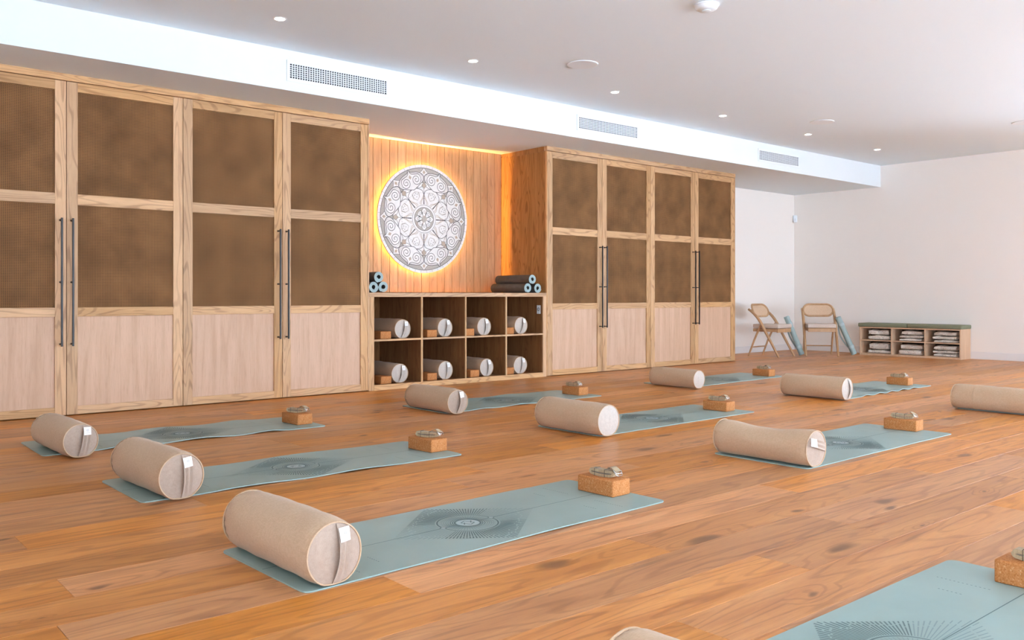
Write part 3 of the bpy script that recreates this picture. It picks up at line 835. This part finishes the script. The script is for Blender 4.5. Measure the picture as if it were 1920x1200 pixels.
# ------------------------------------------------------------------ yoga mats on the floor
MW, ML, MT = 0.625, 1.85, 0.0048
MAT_TOP = MT + 0.0012
def make_mat(label, loc, rz, wave=0.004, seed=0, freq=9.0):
    rnd = random.Random(seed); p1, p2, p3 = (rnd.uniform(0, 6) for _ in range(3))
    t = thing('yoga_mat', label, 'yoga mat', (loc[0], loc[1], 0), R(rz), 'printed yoga mats laid out on the oak floor')
    hl, hw = ML / 2, MW / 2; rc = 0.032
    def zf(x, y):
        e = min(1.0, max(0.0, (abs(y) - 0.06) / (hw - 0.06))) ** 2.0
        mid = min(1.0, max(0.0, (hl - 0.30 - abs(x)) / 0.15 + 0.25))
        w1 = 0.5 + 0.5 * math.sin(x * freq + p1 + 0.6 * math.sin(x * 3.1 + p2))
        w2 = 0.5 + 0.5 * math.sin(x * freq * 0.77 + p3)
        return 0.0008 + wave * e * mid * (w1 if y < 0 else w2)
    NX, NY = 75, 17
    def pt(i, j):
        # rounded corners
        s = i * 2 - 1
        x = s * hl
        dx = max(0.0, abs(x) - (hl - rc))
        lim = hw - (rc - math.sqrt(max(0.0, rc * rc - dx * dx)))
        return x, (j * 2 - 1) * lim
    xs = [0.0] + [rc * q / ML for q in (0.08, 0.3, 0.6, 1.0)] + [rc / ML + (1 - 2 * rc / ML) * q / 64 for q in range(1, 64)] + [1 - rc * q / ML for q in (1.0, 0.6, 0.3, 0.08)] + [1.0]
    NX = len(xs)
    m = MB()
    top = []; bot = []
    for i in xs:
        for j in range(NY):
            x, y = pt(i, j / (NY - 1)); z = zf(x, y)
            top.append((x, y, z + MT)); bot.append((x, y, z))
    q = [(i * NY + j, (i + 1) * NY + j, (i + 1) * NY + j + 1, i * NY + j + 1) for i in range(NX - 1) for j in range(NY - 1)]
    o = len(top)
    m.add(top + bot, q + [tuple(reversed([a + o for a in f_])) for f_ in q])
    edge = [i * NY for i in range(NX)] + [(NX - 1) * NY + j for j in range(1, NY)] + [i * NY + NY - 1 for i in range(NX - 2, -1, -1)] + [j for j in range(NY - 2, 0, -1)]
    for a, b in zip(edge, edge[1:] + edge[:1]): m.f.append((a, b, b + o, a + o))
    m.build('mat_sheet', 'mat', t, smooth=40)
    # printed pattern, laid on the surface
    pr = MB(); ps = MB(); pp = MB()
    def P(x, y, h=0.0005): return (x, y, zf(x, y) + MT + h)
    def strip(mb, a, b, w0, w1=None, n=1, h=0.0005):
        w1 = w0 if w1 is None else w1
        dx, dy = b[0] - a[0], b[1] - a[1]; l = math.hypot(dx, dy)
        nx, ny = -dy / l, dx / l; vs = []
        for i in range(n + 1):
            s = i / n; x, y = a[0] + dx * s, a[1] + dy * s; w = (w0 + (w1 - w0) * s) / 2
            vs += [P(x + nx * w, y + ny * w, h), P(x - nx * w, y - ny * w, h)]
        mb.add(vs, [(2 * i, 2 * i + 1, 2 * i + 3, 2 * i + 2) for i in range(n)])
    def ringf(mb, r0, r1, n=48, h=0.0005, c=(0, 0)):
        vs = []
        for i in range(n):
            a = 2 * PI * i / n
            vs += [P(c[0] + r0 * math.cos(a), c[1] + r0 * math.sin(a), h), P(c[0] + r1 * math.cos(a), c[1] + r1 * math.sin(a), h)]
        mb.add(vs, [(2 * i, 2 * i + 1, 2 * ((i + 1) % n) + 1, 2 * ((i + 1) % n)) for i in range(n)])
    strip(pr, (-hl + 0.01, 0), (-0.141, 0), 0.0036, n=14); strip(pr, (0.141, 0), (hl - 0.01, 0), 0.0036, n=14)
    for sg in (1, -1): strip(pr, (sg * 0.115, 0), (sg * 0.07, 0), 0.0036)
    ringf(pr, 0.1240, 0.1300); ringf(pr, 0.050, 0.058)
    for i in range(6): ringf(pr if i < 2 else ps, 0.061 + i * 0.0095, 0.0655 + i * 0.0088)
    ringf(pp, 0.0005, 0.048, 32)
    for c in (-0.128, 0.128):
        pd = MB(); ringf(pd, 0.0005, 0.0105, 16, 0.0008, (c, 0)); pd.build('printed_dot', 'print_pale', t); ringf(pr, 0.0105, 0.0140, 16, 0.0009, (c, 0))
    lz = [(-0.026, 0.013), (0.006, 0.030), (0.026, -0.013), (-0.006, -0.030)]
    for i in range(4): strip(pr, lz[i], lz[(i + 1) % 4], 0.0045, h=0.0009)
    strip(pr, (-0.030, -0.016), (-0.012, 0.006), 0.004, h=0.0009); strip(pr, (0.030, 0.016), (0.012, -0.006), 0.004, h=0.0009)
    NR = 112
    for i in range(NR):
        a = 2 * PI * (i + 0.5) / NR; ca, sa = math.cos(a), math.sin(a)
        rmax = 1.0 / (abs(ca) / 0.375 + abs(sa) / 0.300)
        r0_ = 0.136; l = rmax - r0_
        if l < 0.01: continue
        w = 0.0034 + 0.0026 * abs(sa)
        cutp = rnd.uniform(0.55, 0.85)
        mb = pr if abs(sa) > 0.50 else ps
        strip(mb, (ca * r0_, sa * r0_), (ca * (r0_ + l * cutp), sa * (r0_ + l * cutp)), w * 0.7, w, n=2)
        strip(mb, (ca * (r0_ + l * (cutp + 0.05)), sa * (r0_ + l * (cutp + 0.05))), (ca * rmax, sa * rmax), w, w, n=1)
        if i % 2: strip(ps, (ca * 0.078, sa * 0.078), (ca * 0.118, sa * 0.118), 0.0022)
    for sx in (-1, 1):
        for xq, ya_, yb_ in ((0.685, 0.085, 0.265), (0.57, 0.125, 0.215)):
            for sy in (-1, 1):
                nn = int((yb_ - ya_) / 0.0135)
                for i in range(nn):
                    y = ya_ + i * 0.0135
                    strip(pr, (sx * xq, sy * y), (sx * xq, sy * (y + 0.006)), 0.004)
    pr.build('printed_lines', 'print', t)['kind'] = 'stuff'
    ps.build('printed_rays', 'print_soft', t)['kind'] = 'stuff'
    pp.build('printed_centre', 'print_pale', t)
    return t
rowA = 'in the row before the cabinets at the cut-off end'
make_mat('sage yoga mat third from the cabinets in the row farthest from the chairs', (2.215, 2.885), 2.0, 0.003, 1, 6)
make_mat('sage yoga mat second from the cabinets in the row farthest from the chairs', (2.225, 4.45), 0.5, 0.007, 2, 9)
make_mat('wavy-edged sage yoga mat closest to the cabinets in the row farthest from the chairs', (2.165, 6.01), -0.5, 0.011, 3, 14)
make_mat('sage yoga mat second from the cubby shelf with a flat straight edge', (5.175, 4.42), 1.1, 0.001, 4)
make_mat('wavy-edged sage yoga mat closest to the cubby shelf', (5.06, 6.015), 1.0, 0.008, 5, 15)
make_mat('flat sage yoga mat third from the cubby shelf, under the sagging bolster', (5.235, 2.905), 0.5, 0.001, 6)
make_mat('sage yoga mat closest to the end cabinet beside the white wall', (8.12, 5.985), 1.6, 0.003, 7)
make_mat('rippled sage yoga mat second from the end cabinet, toward the cushioned bench', (8.345, 4.42), 1.2, 0.012, 8, 24)
make_mat('sage yoga mat third from the end cabinet, mostly hidden by its long bolster', (8.51, 2.87), 0.5, 0.003, 9)
make_mat('sage yoga mat fourth from the cabinets in the row farthest from the chairs', (2.30, 1.062), -0.2, 0.001, 10)

gb = 'beige linen bolsters lying on the yoga mats'
bz = MAT_TOP + 0.0022
make_bolster('plump labelled beige bolster third from the cabinets in the row farthest from the chairs', (1.400, 2.855, bz), 1.5, 0.110, 0.62, R(2), seed=1, group=gb)
make_bolster('labelled beige bolster second from the cabinets in the row farthest from the chairs', (1.450, 4.385, bz), 2.0, 0.113, 0.63, R(6), seed=2, group=gb)
make_bolster('labelled beige bolster closest to the cabinets in the row farthest from the chairs', (1.375, 5.81, bz), 3.0, 0.104, 0.63, R(-2), seed=3, group=gb)
make_bolster('beige linen bolster with plain pale end and lengthwise seam, second from the cubby shelf', (4.284, 4.347, bz), 0.0, 0.112, 0.62, 0, False, False, seed=4, capcloth='linen_grey', group=gb)
make_bolster('beige linen bolster with gathered labelled end, closest to the cubby shelf', (4.177, 5.876, bz), 0.0, 0.102, 0.61, R(4), seed=5, group=gb, gape=1.6)
make_bolster('sagging tan linen bolster with sideways label, third from the cubby shelf', (4.390, 2.887, bz), 0.0, 0.106, 0.61, R(78), sag=0.026, seed=6, group=gb, gape=0.5)
make_bolster('tan linen bolster with plain white end, closest to the end cabinet by the chairs', (7.165, 5.796, bz), 0.0, 0.097, 0.58, 0, False, False, seed=7, capcloth='linen_grey', group=gb)
make_bolster('pale linen bolster with slit end, second from the end cabinet by the chairs', (7.393, 4.35, bz), 0.0, 0.105, 0.62, 0, False, True, seed=8, capcloth='linen_grey', group=gb, gape=0.35)
make_bolster('tan linen bolster with ring seam, third from the end cabinet by the chairs', (7.600, 2.87, bz), 0.0, 0.104, 0.63, 0, False, False, seed=9, group=gb, seams=(0.135, 0.145))
make_bolster('cream linen bolster fourth from the cabinets in the row farthest from the chairs', (1.440, 0.99, bz), 0.0, 0.112, 0.63, 0, seed=10, group=gb)

# ------------------------------------------------------------------ cork blocks and folded straps
_blk = {}
def make_block(label, loc, rz, group, sx=0.125, sy=0.226, h=0.076):
    key = (sx, sy)
    if key not in _blk:
        o = MB().box(-sx / 2, sx / 2, -sy / 2, sy / 2, 0, h, 0.006).build('cork_block', 'cork', smooth=35); _blk[key] = o.data
    else:
        o = bpy.data.objects.new('cork_block', _blk[key]); COL.objects.link(o)
    o.location = loc; o.rotation_euler = (0, 0, R(rz))
    return tag(o, label, 'yoga block', group)

def make_strap(label, loc, rz, seed, ln=0.150, group='folded cotton straps lying on the cork blocks'):
    rnd = random.Random(seed)
    t = thing('yoga_strap', label, 'yoga strap', loc, R(rz), group)
    wd = 0.040; th = 0.0030; turns = 4; hcore = 0.0035
    body = MB(); n = 26 * turns
    prof = []
    bend = rnd.uniform(-0.004, 0.006)
    for i in range(n + 1):
        a = 2 * PI * i / 26; k = i / 26
        rr_ = hcore + th * 1.12 * k
        hl_ = ln / 2 - hcore - th * 1.12 * turns + 0.0
        c, s_ = math.cos(a), math.sin(a)
        y = hl_ * max(-1, min(1, c * 2.2)) + rr_ * c
        z = rr_ * s_
        prof.append((y, z))
    rt = hcore + th * 1.12 * turns + th / 2
    def bendz(y): return bend * (1 - (2 * y / ln) ** 2) * 0.0 + 0.005 * (abs(2 * y / ln) ** 2)
    inner = []; outer = []
    for i, (y, z) in enumerate(prof):
        a = prof[max(0, i - 1)]; b = prof[min(n, i + 1)]
        dy, dz = b[0] - a[0], b[1] - a[1]; l = math.hypot(dy, dz) or 1
        ny, nz = dz / l * th / 2, -dy / l * th / 2
        inner.append((y - ny, z - nz + bendz(y) + rt)); outer.append((y + ny, z + nz + bendz(y) + rt))
    m = len(prof)
    lo = min(p[1] for p in outer)
    vs = []
    for sx in (-wd / 2, wd / 2):
        vs += [(sx, y, z - lo) for y, z in inner] + [(sx, y, z - lo) for y, z in outer]
    fs = []
    for i in range(m - 1):
        fs += [(i, i + 1, m + i + 1, m + i), (2 * m + i, 3 * m + i, 3 * m + i + 1, 2 * m + i + 1), (i, 2 * m + i, 2 * m + i + 1, i + 1), (m + i, m + i + 1, 3 * m + i + 1, 3 * m + i)]
    body.add(vs, fs).build('webbing', 'webbing', t, smooth=40)
    htop = 2 * rt
    # loose tongue folded over the top at the buckle end
    tg = MB().grid(lambda u, v: (-wd / 2 + wd * v, -ln / 2 + 0.045 - 0.058 * u, htop + 0.003 + 0.010 * math.sin(PI * min(1, u * 1.1)) - 0.006 * u * u), 12, 2)
    tg.add([(x, y, z + 0.003) for x, y, z in tg.v], [tuple(reversed(f_)) for f_ in tg.f])
    tg.build('tongue', 'webbing', t, smooth=60)
    for yy in (ln * 0.27, -ln * 0.13):
        q = []
        for i in range(24):
            a = 2 * PI * i / 24; c, s_ = math.cos(a), math.sin(a)
            q.append(((wd / 2 + 0.0012) * max(-1, min(1, c * 1.5)), yy, rt - 0.001 + (rt + 0.0008) * max(-1, min(1, s_ * 1.5))))
        q = [(x, y, max(0.0012, z)) for x, y, z in q]
        MB().tube(q, 0.0011, 5, closed=True).build('tie', 'tie', t)
    for kk in range(2):
        yq = -ln / 2 - 0.004 - 0.004 * kk; zq = htop - 0.004 - 0.008 * kk
        tilt = R(35 + 14 * kk)
        pts = []
        for px_, pz in ((-0.023, 0.010), (0.023, 0.010), (0.023, -0.006), (0.016, -0.013), (-0.016, -0.013), (-0.023, -0.006)):
            pts.append((px_, yq - pz * -math.cos(tilt) * 0.9 - 0.006, zq + pz * math.sin(tilt)))
        MB().tube(pts, 0.0021, 6, closed=True).build('buckle_ring', 'chrome', t, smooth=60)
    return t

gk = 'cork blocks at the heads of the yoga mats'
blocks = [  # x, y, rot, words, strap x/y offset, strap rot
    (3.058, 2.914, 1.5, 'third from cabinets, row farthest from chairs', 0.0, -0.002, 3),
    (3.078, 4.412, 4.0, 'second from cabinets, row farthest from chairs', 0.004, 0.0, 22),
    (2.985, 5.952, 4.0, 'closest to cabinets, row farthest from chairs', 0.002, 0.01, 28),
    (5.958, 4.378, 3.0, 'second from the cubby shelf', 0.0, 0.01, 8),
    (5.860, 5.958, 1.0, 'closest to the cubby shelf', -0.01, 0.015, 4),
    (6.090, 2.908, 3.0, 'third from the cubby shelf', -0.01, 0.0, 4),
    (8.900, 5.905, 0.0, 'closest to the cabinet by the chairs', -0.01, 0.0, 0),
    (9.100, 4.385, 3.0, 'second from the cabinet by the chairs', -0.01, 0.01, 2),
    (3.140, 1.055, 0.5, 'fourth from cabinets, row farthest from chairs', 0.0, 0.0, 0),
]
for i, (x, y, rz, words, ox, oy, rs) in enumerate(blocks):
    make_block('cork yoga block under a folded strap, ' + words, (x, y, MAT_TOP), rz, gk)
    make_strap('folded cotton strap with metal buckle on the block ' + words, (x + ox, y + oy, MAT_TOP + 0.0762), rz + rs, i)

# shelf contents
gs = 'bolsters stored in the cubby shelf'; gc = 'cork blocks stored in the cubby shelf'
nth = ['first', 'second', 'third', 'last']
SXL = [SX[1], SX[3], SX[5], SX[7]]; SXR = [SX[2], SX[4], SX[6], SX[8]]
#       cap centre x offset (from left upright), roll, block offset
up = [(0.385, 0.07, 0.10, 1.2), (0.330, 0.06, 0.085, 1.5), (0.285, 0.05, 0.015, 1.0), (0.255, 0.05, 0.015, 1.4)]
dn = [(0.345, 0.06, 0.105, 0.9), (0.335, 0.06, 0.085, 0.6), (0.33, 0.06, 0.085, 0.9), (0.245, 0.05, 0.015, 0.6)]
for lev, z, row in (('upper', 0.5062, up), ('lower', 0.0532, dn)):
    for c in range(4):
        bx, yo, bo, gp = row[c]
        make_bolster('labelled bolster in the cubby shelf, %s row, %s compartment from the end without outlet' % (lev, nth[c]),
                     (RX0 + SXL[c] + bx, D + yo + 0.31, z), 0.0, 0.103, 0.60, R(-3 + 4 * ((c * 7) % 3)), seed=20 + c + (10 if lev == 'lower' else 0), group=gs,
                     cloth='linen', capcloth='linen_grey', gape=gp)
        make_block('cork block in the cubby shelf, %s row, %s compartment from the end without outlet' % (lev, nth[c]),
                   (RX0 + SXL[c] + 0.066 + bo, D + 0.05 + 0.113, z), 0, gc)

# ------------------------------------------------------------------ ceiling fittings
def vent(x0, x1, label):
    t = thing('air_vent', label, 'vent', ((x0 + x1) / 2, YS, 2.853), 0, 'air vents in the bulkhead face')
    w, h = (x1 - x0) / 2, 0.061
    fr = MB(); e = 0.028
    fr.box(-w - e, w + e, -0.008, 0, h, h + e); fr.box(-w - e, w + e, -0.008, 0, -h - e, -h)
    fr.box(-w - e, -w, -0.008, 0, -h, h); fr.box(w, w + e, -0.008, 0, -h, h)
    fr.build('frame', 'white', t)
    MB().box(-w, w, -0.0012, -0.0004, -h, h).build('duct_shade', 'duct_shade', t)  # flat dark sheet, its colour stands in for shade behind the grille
    gr = MB(); nx = 41
    for i in range(1, nx):
        c = -w + 2 * w * i / nx; gr.box(c - 0.0036, c + 0.0036, -0.006, -0.0014, -h, h)
    gr.build('blades', 'white', t)['kind'] = 'stuff'
    for i in range(1, 7):
        c = -h + 2 * h * i / 7
        MB().box(-w, w, -0.0078, -0.0058, c - 0.0029, c + 0.0029).build('slat', 'white', t)
    return t
vent(3.386, 4.345, 'white grille air vent in the bulkhead above the cabinet next to the mat rolls')
vent(6.832, 7.791, 'white grille air vent in the bulkhead above the cabinet next to the power outlet')
vent(10.277, 11.232, 'white grille air vent in the bulkhead over the end cabinet and white wall')

dl_label = ['sixth from the sensor corner', 'fifth from the sensor corner', 'fourth from the sensor corner', 'third from the sensor corner', 'second from the sensor corner', 'closest to the sensor corner']
for i, x in enumerate((2.938, 4.773, 6.610, 8.430, 10.250, 12.070)):
    t = thing('downlight', 'small round recessed downlight in the ceiling row, ' + dl_label[i], 'downlight', (x, 6.14, ZC), 0, 'row of recessed downlights')
    MB().lathe([(0.034, -0.0002), (0.050, -0.0002), (0.050, -0.003), (0.044, -0.0045), (0.034, -0.0045)], 28).build('bezel', 'white', t, smooth=40)
    MB().lathe([(0.001, -0.0048), (0.038, -0.0048), (0.038, -0.0055), (0.001, -0.0055)], 24).build('lens', 'down', t)
sp_label = ['in line with the mandala', 'in line with the end cabinet', 'set apart toward the bench']
for i, (x, y) in enumerate(((5.593, 5.590), (9.640, 5.590), (11.52, 4.02))):
    t = thing('ceiling_speaker', 'flush round white ceiling speaker ' + sp_label[i], 'speaker', (x, y, ZC), 0, 'round ceiling speakers')
    MB().lathe([(0.128, -0.0002), (0.140, -0.0002), (0.140, -0.006), (0.134, -0.009), (0.128, -0.009)], 40).build('rim', 'white', t, smooth=40)
    MB().lathe([(0.001, -0.0005), (0.129, -0.0005), (0.129, -0.007), (0.001, -0.007)], 40).build('grille', 'speaker', t)
t = thing('smoke_detector', 'round white smoke detector on the plain ceiling', 'smoke detector', (5.12, 3.87, ZC))
MB().lathe([(0.088, -0.0002), (0.090, -0.010), (0.082, -0.014)], 36).build('base', 'white', t, smooth=40)
MB().lathe([(0.084, -0.012), (0.078, -0.030), (0.062, -0.040), (0.040, -0.044), (0.001, -0.045)], 36).build('dome', 'white', t, smooth=50)
MB().lathe([(0.030, -0.043), (0.034, -0.049), (0.024, -0.052), (0.001, -0.052)], 24).build('sensor_cap', 'speaker', t, smooth=40)
t = thing('motion_sensor', 'small white motion sensor high in the corner of the white walls', 'sensor', (XR - 0.045, YB - 0.045, 2.27), R(45))
t.rotation_euler = (0, 0, R(-45))
MB().box(-0.032, 0.032, -0.030, 0.030, -0.062, 0.062, 0.008).build('housing', 'white', t, smooth=40)
MB().lathe([(0.016, -0.02), (0.016, 0.02)], 16, (0, -0.026, -0.015)).build('lens', 'speaker', t, smooth=40)

# ------------------------------------------------------------------ cane chairs
def make_chair(label, loc, rz):
    t = thing('folding_chair', label, 'chair', loc, R(rz), 'folding cane chairs')
    hw = 0.238
    for sx in (-1, 1):
        X = sx * hw
        post = smoothpts([(-0.26, 0.0), (-0.155, 0.18), (-0.05, 0.36), (0.035, 0.51), (0.10, 0.60), (0.185, 0.68), (0.255, 0.728)], 4)
        MB().tube([(X, y, z) for y, z in post], [0.0160 + 0.006 * math.sin(PI * min(1, i / (len(post) - 1) * 0.9)) for i in range(len(post))], 10).build('post', 'beech', t, smooth=50)
        MB().tube([(X * 0.90, 0.27, 0.0), (X * 0.90, 0.17, 0.25), (X * 0.91, 0.045, 0.512)], [0.013, 0.016, 0.015], 10).build('rear_leg', 'beech', t, smooth=50)
        MB().tube([(X * 1.06, 0.036, 0.505), (X * 0.86, 0.036, 0.505)], 0.009, 10).build('hinge', 'chrome', t, smooth=40)
        MB().box(X * 0.80 - 0.012, X * 0.80 + 0.012, -0.20, 0.19, 0.385, 0.43, 0.004).build('seat_rail', 'beech', t)
    MB().box(-hw * 0.85, hw * 0.85, -0.225, -0.20, 0.375, 0.432, 0.004).build('apron', 'beech', t)
    MB().box(-hw * 0.85, hw * 0.85, 0.175, 0.20, 0.385, 0.43, 0.004).build('rear_rail', 'beech', t)
    MB().tube([(-hw * 0.9, 0.215, 0.14), (hw * 0.9, 0.215, 0.14)], 0.010, 8).build('stretcher', 'beech', t, smooth=50)
    o = MB().box(-hw * 0.89, hw * 0.89, -0.235, 0.20, 0.437, 0.500, 0.014).build('seat_cushion', 'seat', t, smooth=40)
    o['label'] = 'pale upholstered seat cushion'
    # oval back
    a, b_ = 0.128, 0.100
    oval = []
    for i in range(40):
        q = 2 * PI * i / 40
        cx = a if math.cos(q) > 0 else -a
        oval.append((cx + b_ * math.cos(q), b_ * math.sin(q)))
    tl = R(22)
    def bk(u, v, d=0.0):
        cur = 0.030 * (u / 0.2) ** 2
        return (u, 0.224 + v * math.sin(tl) - cur + d, 0.708 + v * math.cos(tl))
    MB().tube([bk(u, v) for u, v in oval], 0.0155, 8, closed=True).build('back_frame', 'beech', t, smooth=60)
    m = MB()
    m.add([bk(0, 0)] + [bk(u * 0.97, v * 0.95) for u, v in oval], [(0, 1 + i, 1 + (i + 1) % 40) for i in range(40)])
    m.add([bk(0, 0, 0.004)] + [bk(u * 0.97, v * 0.95, 0.004) for u, v in oval], [(0, 1 + (i + 1) % 40, 1 + i) for i in range(40)])
    m.build('cane_back', 'cane_light', t, smooth=60)
    for sx in (-1, 1):
        p = bk(sx * (a + b_ - 0.004), 0.0)
        MB().tube([p, (sx * hw, 0.236, 0.722)], 0.010, 8).build('back_bracket', 'beech', t, smooth=50)
    return t
make_chair('folding beech chair with oval cane back, turned side-on, beside the end cabinet', (11.90, 7.76, 0), 4)
make_chair('folding beech chair with oval cane back facing the room, beside the cushioned bench', (12.66, 7.38, 0), -52)

def leaning_roll(label, bot, top, spin):
    v = Vector(top) - Vector(bot); ln = 0.64
    q = v.to_track_quat('Y', 'Z')
    c = Vector(bot) + v.normalized() * ln / 2
    b, e, rm_ = roll_mesh(ln, 0.009, 4.0, 0.0074)
    t = thing('rolled_mat', label, 'yoga mat', c, 0, 'rolled mats leaning on the chairs')
    t.rotation_mode = 'QUATERNION'; t.rotation_quaternion = q @ Matrix.Rotation(spin, 3, 'Y').to_quaternion()
    b.build('mat_sheet', 'mat_roll', t, smooth=50)
    for q_ in e: q_.build('rolled_edge', 'mat_roll', t)
    for y in (-0.19, 0.20):
        MB().grid(lambda i, j: ((rm_ + 0.0015) * math.cos(2 * PI * i), y + 0.04 * (j - 0.5), (rm_ + 0.0015) * math.sin(2 * PI * i)), 28, 2, cu=True).build('carry_band', 'print_pale', t, smooth=60)
    MB().grid(lambda i, j: (rm_ + 0.006 + 0.045 * math.sin(PI * i), 0.20 - 0.39 * i, -0.02 + 0.04 * j), 14, 2).build('shoulder_strap', 'print_pale', t, smooth=60)
    return t
leaning_roll('rolled teal mat with carry band leaning on the side-on chair', (12.40, 7.535, 0.016), (12.235, 7.70, 0.60), 0.6)
leaning_roll('rolled teal mat with carry band leaning on the chair by the bench', (13.06, 7.02, 0.020), (12.84, 7.17, 0.60), 0.6)

# ------------------------------------------------------------------ bench with blankets
BX0, BX1, BY0, BY1, BH = 13.30, XR - 0.014, 5.50, 7.06, 0.445
bn = thing('storage_bench', 'low plywood storage bench of six open compartments against the side wall', 'bench', (BX0, BY0, 0))
bw, bl = BX1 - BX0, BY1 - BY0; tk = 0.020
MB().box(0, bw, 0, tk, 0, BH, 0.001).build('side_panel', 'ply', bn)
MB().box(0, bw, bl - tk, bl, 0, BH, 0.001).build('side_panel', 'ply', bn)
MB().box(0, bw, tk, bl - tk, BH - tk, BH, 0.001).build('top', 'ply', bn)
MB().box(0, bw, tk, bl - tk, 0.0, 0.028, 0.001).build('bottom', 'ply', bn)
MB().box(bw - 0.008, bw, tk, bl - tk, 0.028, BH - tk).build('back_panel', 'cane_back', bn)  # dark brown puts the shade of the open compartments into the colour
cw = (bl - 4 * tk) / 3
cells = []
for c in range(3):
    y0 = tk + c * (cw + tk)
    if c: MB().box(0.001, bw - 0.008, y0 - tk, y0, 0.028, BH - tk).build('divider', 'ply', bn)
    MB().box(0.001, bw - 0.008, y0, y0 + cw, 0.224, 0.240).build('shelf', 'ply', bn)
    cells.append((BY0 + y0, BY0 + y0 + cw))
gcus = 'green cushions on the bench'
o = MB().box(0, bw + 0.012, 0, (6.285 - 5.485), 0, 0.060, 0.014).build('bench_cushion', 'cushion', smooth=40, loc=(BX0 - 0.016, 5.485, BH + 0.001))
tag(o, 'olive green bench cushion on the end away from the chairs', 'cushion', gcus)
o = MB().box(0, bw + 0.012, 0, (7.078 - 6.295), 0, 0.060, 0.014).build('bench_cushion', 'cushion', smooth=40, loc=(BX0 - 0.016, 6.295, BH + 0.001))
tag(o, 'olive green bench cushion on the end next to the chairs', 'cushion', gcus)

def make_blanket(label, loc, w, d, h, seed):
    rnd = random.Random(seed); ph = [rnd.uniform(0, 6) for _ in range(6)]
    t = thing('folded_blanket', label, 'blanket', loc, R(rnd.uniform(-5, 5)), 'folded blankets in the bench')
    def f(i, j):
        # closed section in the x-z plane swept along y
        q = 2 * PI * j; y = (i * 2 - 1) * w / 2
        e = 1 - 0.22 * abs(i * 2 - 1) ** 5
        cx, cz = math.cos(q), math.sin(q)
        x = math.copysign(abs(cx) ** 0.45, cx) * d / 2
        z = math.copysign(abs(cz) ** 0.55, cz) * h / 2 * e
        if cx < -0.3:
            z += 0.0; x -= 0.006 * math.sin(y * 34 + ph[0]) + 0.008 * abs(math.sin(z / h * 5.5 + ph[1]))
        if cz > 0: z += 0.004 * math.sin(y * 22 + ph[2]) + 0.003 * math.sin(y * 51 + ph[3]) * abs(cz) - 0.0072
        return (x, y + 0.006 * math.sin(z * 90 + ph[4]) * abs(i * 2 - 1), max(0.0, z + h / 2))
    m = MB().grid(f, 22, 28, cv=True)
    m.f.append(tuple(range(28))); m.f.append(tuple(21 * 28 + k for k in range(28)))
    m.build('folded_cloth', 'blanket', t, smooth=60)
    fr = MB()
    for i in range(26):
        y = -w / 2 * 0.96 + w * 0.96 * i / 25
        z0 = h * rnd.uniform(0.35, 0.55); x0 = -d / 2 - 0.004
        fr.tube([(x0, y, z0), (x0 - rnd.uniform(0.008, 0.014), y + rnd.uniform(-0.006, 0.006), z0 - h * 0.12), (x0 - rnd.uniform(0.008, 0.013), y + rnd.uniform(-0.01, 0.01), max(0.004, z0 - rnd.uniform(0.022, 0.032)))], [0.003, 0.0035, 0.002], 4)
    o = fr.build('fringe', 'blanket', t); o['kind'] = 'stuff'
    return t
plan = {(2, 1): [0.080, 0.088], (2, 0): [0.062, 0.112], (1, 1): [0.048, 0.050, 0.068], (1, 0): [0.085, 0.080], (0, 1): [0.046, 0.056, 0.066], (0, 0): [0.052, 0.046, 0.072]}
cname = {2: 'next to the chairs', 1: 'in the middle', 0: 'away from the chairs'}
nm = {2: ['bottom', 'top'], 3: ['bottom', 'middle', 'top']}
sd = 50
for (c, lv), hs in plan.items():
    z = 0.0285 if lv == 0 else 0.2405
    y0, y1 = cells[c]
    for i, h in enumerate(hs):
        sd += 1
        wv = 0.335 - 0.03 * (i == len(hs) - 1) + 0.01 * (sd % 3)
        make_blanket('%s folded speckled blanket of the %s compartment %s of the bench' % (nm[len(hs)][i], 'upper' if lv else 'lower', cname[c]),
                     (BX0 + 0.165 + 0.006 * (sd % 3), (y0 + y1) / 2 - 0.035 + 0.008 * ((sd * 5) % 3), z), wv, 0.250, h, sd)
        z += h
